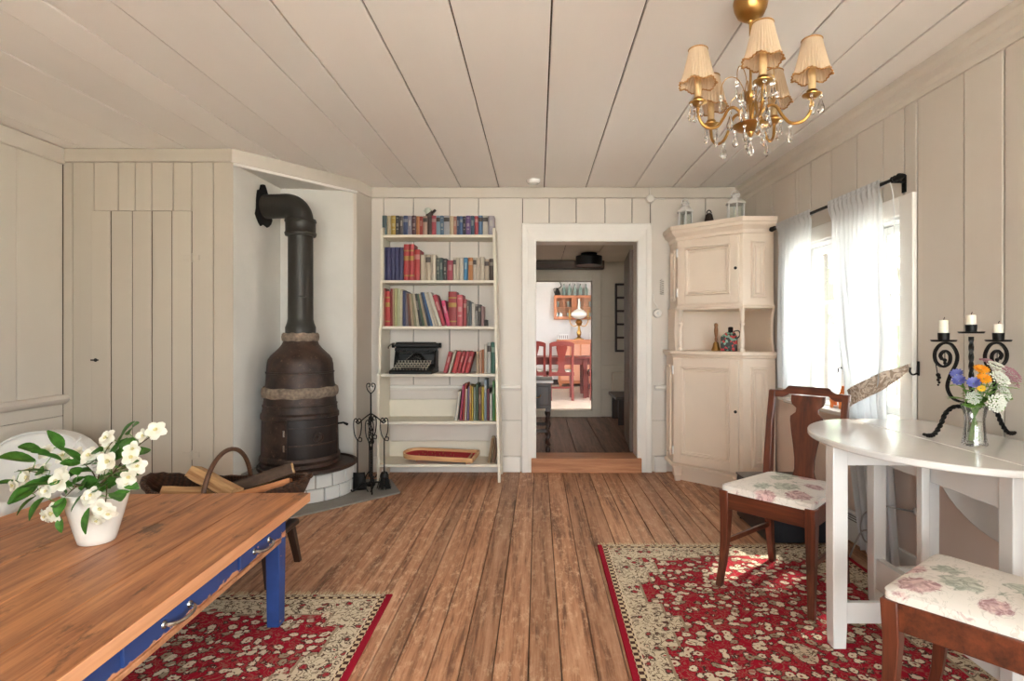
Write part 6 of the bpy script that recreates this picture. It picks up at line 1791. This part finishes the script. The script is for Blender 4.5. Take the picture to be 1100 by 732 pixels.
# ------------------------------------------------------------------ hall
t = thing('ceiling_lamp', 'flat black drum lamp under the hall ceiling seen through the doorway', 'lamp', (.56, 6.15, HC))
m = MB(); m.lathe([(0, 0), (.09, 0), (.09, -.02), (.02, -.025), (0, -.025)], 24); m.build('ceiling_plate', M_blackp, t)
m = MB(); m.lathe([(.14, -.035), (.145, -.035), (.145, -.135), (.14, -.135)], 36); m.lathe([(0, -.035), (.145, -.035), (.145, -.038), (0, -.038)], 36); m.tube([(0, 0, -.02), (0, 0, -.04)], .02, 10); m.build('drum', M_blackp, t)
t = thing('side_table', 'dark side table with white top, drawer and twisted legs inside the hall at the left', 'table', (-.16, 5.0, HZ))
m = MB(); m.box(-.30, .29, -.225, .225, .598, .622); m.build('top', M_kwall, t, bevel=.004)
m = MB(); m.box(-.28, .272, -.215, .215, .38, .598); m.build('case', M_dark, t, bevel=.004)
m = MB(); m.box(.05, .255, -.226, -.214, .41, .57); m.box(-.26, .03, -.226, -.214, .41, .57); dw = m.build('drawer_front', M_dark, t, bevel=.004)
for x in (.155, -.115):
    m = MB(); m.tube(smooth_path([(x - .025, -.228, .50), (x - .02, -.243, .485), (x, -.247, .478), (x + .02, -.243, .485), (x + .025, -.228, .50)], 4), .004, 6); m.build('drop_handle', M_brass, dw)
for x in (-.25, .245):
    for y in (-.19, .19):
        m = MB(); m.tube([(x + .008 * math.cos(i * .55), y + .008 * math.sin(i * .55), .06 + .008 * i) for i in range(38)], .016, 8); m.bx(x, y, .37, .045, .045, .03); m.lathe([(0, 0), (.018, 0), (.022, .02), (.014, .05), (0, .065)], 12, (x, y, 0)); m.build('twisted_leg', M_dark, t)
m = MB(); m.box(-.25, .245, -.2, -.18, .17, .2); m.box(-.25, .245, .18, .2, .17, .2); m.build('stretcher', M_dark, t, bevel=.003)
t = thing('bench', 'low dark wooden bench against the hall wall beyond the doorway', 'bench', (.98, 6.50, HZ))
m = MB(); m.box(-.12, .11, -.33, .33, .285, .32); m.build('seat', M_dark, t, bevel=.006)
for y in (-.26, .26):
    m = MB(); m.prism([(-.085, y - .02), (.085, y - .02), (.085, y + .02), (-.085, y + .02)], 0, .285); m.build('leg', M_dark, t, bevel=.006)
m = MB(); m.box(-.015, .015, -.25, .25, .13, .17); m.build('stretcher', M_dark, t, bevel=.003)
t = thing('wall_heater', 'white panel heater on the hall wall above the dark bench', 'heater', (1.0, HY - .0, .545))
m = MB(); m.box(-.095, .095, -.065, -.02, -.12, .12); m.build('panel', M_hall, t, bevel=.01)
m = MB(); m.box(-.06, .06, -.02, -.0, -.05, .05); m.build('bracket', M_hall, t)
t = thing('wall_rack', 'narrow dark wooden ladder shaped wall rack on the far wall of the hall', 'rack', (1.02, HY - .006, 1.32))
rx0, rx1, rz0, rz1 = -.075, .075, -.41, .43
for x in (rx0, rx1 - .022):
    m = MB(); m.box(x, x + .022, -.05, -.0, rz0, rz1); m.build('upright', M_dark, t, bevel=.002)
for i in range(6):
    z = rz0 + (rz1 - rz0 - .025) * i / 5
    m = MB(); m.box(rx0 + .022, rx1 - .022, -.05, 0, z, z + .025); m.build('rail', M_dark, t, bevel=.002)

# ------------------------------------------------------------------ dining room beyond
t = thing('glazed_cabinet', 'small wooden wall cabinet with glazed doors on the far dining room wall', 'cabinet', (.72, KY1 - .0, 1.42))
m = MB(); m.box(-.40, .40, -.20, -.185, 0, .02); m.box(-.40, .40, -.20, 0, -.0, .025); m.box(-.40, .40, -.20, 0, .455, .48); m.box(-.40, -.375, -.2, 0, .025, .455); m.box(.375, .40, -.2, 0, .025, .455); m.box(-.375, .375, -.02, 0, .025, .455); m.box(-.375, .375, -.18, -.02, .24, .25)
m.build('case', M_orangewood, t, bevel=.003)
for a, b in ((-.40, -.003), (.003, .40)):
    m = MB(); m.box(a, a + .05, -.222, -.202, 0, .48); m.box(b - .05, b, -.222, -.202, 0, .48); m.box(a + .05, b - .05, -.222, -.202, 0, .055); m.box(a + .05, b - .05, -.222, -.202, .425, .48); m.box((a + b) / 2 - .006, (a + b) / 2 + .006, -.22, -.204, .055, .425); m.box(a + .05, b - .05, -.22, -.204, .234, .246)
    dr = m.build('door', M_orangewood, t, bevel=.002)
    m = MB(); m.box(a + .05, b - .05, -.213, -.210, .055, .425); m.build('glass', M_pane, dr)
    m = MB(); m.ball((a + .03 if a > 0 else b - .03, -.23, .24), .01, 8, 6); m.build('knob', M_brass, dr)
qk = random.Random(8)
for i in range(8):
    x = -.33 + .22 * (i % 4) + .02; z = 1.4455 if i < 4 else 1.6705
    tt = thing('drinking_glass', 'clear glass on the %s shelf of the glazed cabinet, %s from the left' % ('lower' if i < 4 else 'upper', ORD[i % 4]), 'glass', (.72 + x - .02, KY1 - .10, z), group='glasses in the glazed cabinet')
    m = MB(); m.lathe([(0, 0), (.028, 0), (.034, .11), (.031, .11), (.026, .006), (0, .006)], 14); m.build('bowl', paint('grey glassware', '#9fa3a0', rough=.15, bump=0) if i == 0 else bpy.data.materials['grey glassware'], tt)
for i, x in enumerate((.52, .63, .74, .85, .96)):
    tt = thing('bottle', 'green glass bottle on the dining room cabinet, %s from the left' % ORD[i], 'bottle', (x, KY1 - .11, 1.9005), group='bottles on the glazed cabinet')
    m = MB(); m.lathe([(0, 0), (.038, 0), (.04, .01), (.04, .12), (.03, .15), (.014, .17), (.013, .205), (.017, .208), (.017, .22), (0, .22)], 16); m.build('body', paint('smoky green bottle', '#7f928c', rough=.15, bump=0) if i == 0 else bpy.data.materials['smoky green bottle'], tt)
    m = MB(); m.lathe([(0, .219), (.012, .219), (.012, .235), (0, .235)], 10); m.build('stopper', M_dark, tt)
t = thing('metal_jug', 'dark metal jug at the left end of the dining room cabinet top', 'jug', (.39, KY1 - .11, 1.9005))
m = MB(); m.lathe([(0, 0), (.05, 0), (.06, .03), (.045, .09), (.025, .12), (.03, .15), (0, .15)], 16); m.build('body', M_black, t)
m = MB(); m.tube(smooth_path([(.028, 0, .14), (.075, 0, .19), (.06, 0, .25), (.05, 0, .27)], 5), .012, 8); m.build('spout', M_black, t)
m = MB(); m.tube(smooth_path([(-.028, 0, .14), (-.075, 0, .13), (-.06, 0, .05)], 5), .007, 6); m.build('handle', M_black, t)

t = thing('sideboard', 'salmon red painted sideboard with panelled front against the dining room wall', 'sideboard', (.82, 11.02, HZ))
m = MB(); m.box(-.42, .42, -.24, .25, .06, .87); m.build('body', M_orangewood, t, bevel=.004)
m = MB(); m.box(-.45, .45, -.27, .26, .87, .91); m.build('top', M_orangewood, t, bevel=.005)
for x in (-.3, -.1, .1, .3):
    m = MB(); m.box(x - .085, x + .085, -.255, -.24, .12, .82); d_ = m.build('door', paint('pale salmon paint', '#d2967a', rough=.45) if x == -.3 else bpy.data.materials['pale salmon paint'], t, bevel=.006)
    m = MB(); m.ball((x + .06, -.262, .5), .012, 8, 6); m.build('knob', M_brass, d_)
for x in (-.38, .38):
    for y in (-.2, .2):
        m = MB(); m.bx(x, y, .03, .05, .05, .06); m.build('foot', M_orangewood, t)
t = thing('oil_lamp', 'brass table lamp with white opal globe and candle arms on the sideboard', 'lamp', (.80, 10.92, HZ + .9105))
m = MB(); m.lathe([(0, 0), (.10, 0), (.10, .015), (.05, .03), (.03, .06), (.045, .10), (.05, .14), (.03, .19), (.02, .26), (.05, .30), (.07, .34), (.05, .38), (.02, .40), (0, .40)], 20); m.build('stem', M_brass, t)
m = MB(); m.lathe([(.03, .40), (.10, .42), (.155, .47), (.15, .52), (.10, .57), (.05, .59), (.05, .60), (0, .60)], 24); m.build('globe', M_opal, t)
m = MB(); m.lathe([(0, .60), (.025, .60), (.02, .72), (.022, .80), (0, .80)], 14); m.build('chimney', M_opal, t)
for s in (-1, 1):
    m = MB(); m.tube(smooth_path([(0, 0, .30), (s * .1, 0, .26), (s * .17, 0, .33), (s * .18, 0, .42)], 6), .009, 8); m.lathe([(0, .42), (.035, .42), (.04, .43), (.015, .44), (.012, .58), (0, .58)], 12, (s * .18, 0, 0)); m.build('candle_arm', M_brass, t)
t = thing('picture_box', 'small pale box with dark lettering like bars on the sideboard left of the lamp', 'box', (.50, 10.95, HZ + .9105))
t['label'] = 'small pale box with dark upright bars on the sideboard left of the lamp'
m = MB(); m.box(-.10, .10, -.05, .05, 0, .10); m.build('box', M_kwall, t, bevel=.005)
m = MB()
for k in range(5): m.box(-.075 + .035 * k, -.065 + .035 * k, -.053, -.049, .02, .08)
m.build('bars', M_dark, t)

t = thing('dining_table', 'red painted dining table in the far bright dining room', 'table', (.45, 9.25, HZ))
m = MB(); m.box(-.9, .9, -.40, .40, .62, .65); m.build('top', M_red, t, bevel=.005)
m = MB()
for y in (-.33, .31): m.box(-.78, .78, y, y + .02, .53, .62)
for x in (-.79, .77): m.box(x, x + .02, -.33, .33, .53, .62)
m.build('apron', M_red, t, bevel=.003)
for x in (-.78, .30, .78):
    for y in (-.32, .32):
        m = MB(); m.loft([[(x + a * w, y + b * w, z) for a, b in ((-1, -1), (1, -1), (1, 1), (-1, 1))] for z, w in ((0, .028), (.3, .032), (.62, .036))]); m.build('leg', M_red, t, bevel=.004)
def kchair(label, loc, rz):
    t = thing('painted_chair', label, 'chair', loc, rz, 'red chairs at the dining table')
    for s in (-1, 1):
        m = MB(); m.loft([[(s * .17 + a * .019, -.19 + dy + b * .019, z) for a, b in ((-1, -1), (1, -1), (1, 1), (-1, 1))] for z, dy in ((0, -.04), (.4, 0), (.6, -.01), (.86, -.06))]); m.build('back_leg', M_red, t, bevel=.003)
        m = MB(); m.loft([[(s * .19 + a * .018, .19 + b * .018, z) for a, b in ((-1, -1), (1, -1), (1, 1), (-1, 1))] for z in (0, .42)]); m.build('front_leg', M_red, t, bevel=.003)
    m = MB(); m.box(-.2, .2, -.2, .21, .375, .43); m.build('seat_frame', M_red, t, bevel=.005)
    m = MB(); m.box(-.19, .19, -.18, .2, .43, .455); m.build('seat_pad', paint('grey seat pad', '#a9a59b') if 'grey seat pad' not in bpy.data.materials else bpy.data.materials['grey seat pad'], t, bevel=.012)
    m = MB(); rings = []
    for i in range(17):
        x = -.19 + .38 * i / 16; up = .055 * math.cos(PI * x / .40) ** .5
        rings.append([(x, -.262, .80 + up * .75), (x, -.235, .80 + up * .75), (x, -.24, .86 + up), (x, -.267, .86 + up)])
    m.loft(rings); m.build('crest_rail', M_red, t, bevel=.003)
    m = MB(); rings = []
    for z, w in ((.43, .07), (.47, .05), (.53, .045), (.58, .075), (.61, .055), (.66, .05), (.74, .07), (.80, .085), (.84, .085)):
        y = -.19 - .06 * max(0, (z - .6) / .26)
        rings.append([(-w, y - .008, z), (w, y - .008, z), (w, y + .008, z), (-w, y + .008, z)])
    m.loft(rings); m.build('splat', M_red, t)
    m = MB(); m.box(-.17, .17, -.2, -.18, .18, .21); m.box(-.18, -.16, -.18, .18, .15, .18); m.box(.16, .18, -.18, .18, .15, .18); m.build('stretcher', M_red, t)
    return t
k1 = kchair('red painted chair with vase splat in the middle of the far doorway view', (.345, 8.78, HZ), R(4))
dup(k1, (.99, 8.80, HZ), R(-1), 'red painted chair partly hidden by the right edge of the far doorway', 'red chairs at the dining table')
dup(k1, (-.075, 8.82, HZ), R(1), 'red painted chair at the left end of the table, mostly behind the left door jamb', 'red chairs at the dining table')

# ------------------------------------------------------------------ camera
cam = bpy.data.cameras.new('camera'); co = bpy.data.objects.new('camera', cam); COL.objects.link(co)
co.location = (0, 0, CAMZ); co.rotation_euler = (R(90), 0, 0)
cam.sensor_width = 36; cam.lens = 600 / 1100 * 36
cam.shift_x = -28 / 1100; cam.shift_y = -7 / 1100
cam.clip_start = .05; cam.clip_end = 200
SC.camera = co

# ------------------------------------------------------------------ daylight
w = bpy.data.worlds.new('sky'); SC.world = w; w.use_nodes = True
nt = w.node_tree; nt.nodes.clear()
o_ = nt.nodes.new('ShaderNodeOutputWorld'); bg = nt.nodes.new('ShaderNodeBackground')
bg.inputs['Color'].default_value = (.95, .975, 1.0, 1); bg.inputs['Strength'].default_value = SKY
nt.links.new(bg.outputs[0], o_.inputs[0])
su = bpy.data.lights.new('sun', 'SUN'); su.energy = SUN; su.angle = R(4.0); su.color = (1, .93, .82)
so = bpy.data.objects.new('sun', su); COL.objects.link(so)
sd = Vector((.62, .55, .98)).normalized()            # direction towards the sun
so.rotation_euler = sd.to_track_quat('Z', 'Y').to_euler(); so.location = (8, 8, 10)
def portal(c, n, sx, sy):
    l = bpy.data.lights.new('window daylight', 'AREA'); l.shape = 'RECTANGLE'; l.size = sx; l.size_y = sy
    l.cycles.is_portal = True
    p = bpy.data.objects.new('window_daylight', l); COL.objects.link(p)
    p.location = c; p.rotation_euler = (-Vector(n)).to_track_quat('Z', 'Y').to_euler() if False else Vector(n).to_track_quat('-Z', 'Z').to_euler()
nin = (rw(0, 1) - rw(0, 0)).normalized()
portal(rw((WU0 + WU1) / 2, -.19, (WZ0 + WZ1) / 2), nin, WU1 - WU0, WZ1 - WZ0)
portal(rw((W2U0 + W2U1) / 2, -.19, (WZ0 + WZ1) / 2), nin, W2U1 - W2U0, WZ1 - WZ0)
for a, b in FILL_WIN: portal(((a + b) / 2, FRONT - .21, (FZ0 + FZ1) / 2), (0, 1, 0), b - a, FZ1 - FZ0)
portal((KXA - .11, 9.2, 1.4), (1, 0, 0), 1.3, 1.0)

SC.view_settings.view_transform = 'Standard'; SC.view_settings.look = 'None'
SC.view_settings.exposure = EXPO; SC.view_settings.gamma = 1.0; SC.view_settings.use_curve_mapping = False
SC.cycles.use_denoising = True
SC.cycles.max_bounces = 10; SC.cycles.diffuse_bounces = 6; SC.cycles.transparent_max_bounces = 16; SC.cycles.transmission_bounces = 8
SC.cycles.caustics_reflective = False; SC.cycles.caustics_refractive = False
SC.cycles.sample_clamp_indirect = 8.0
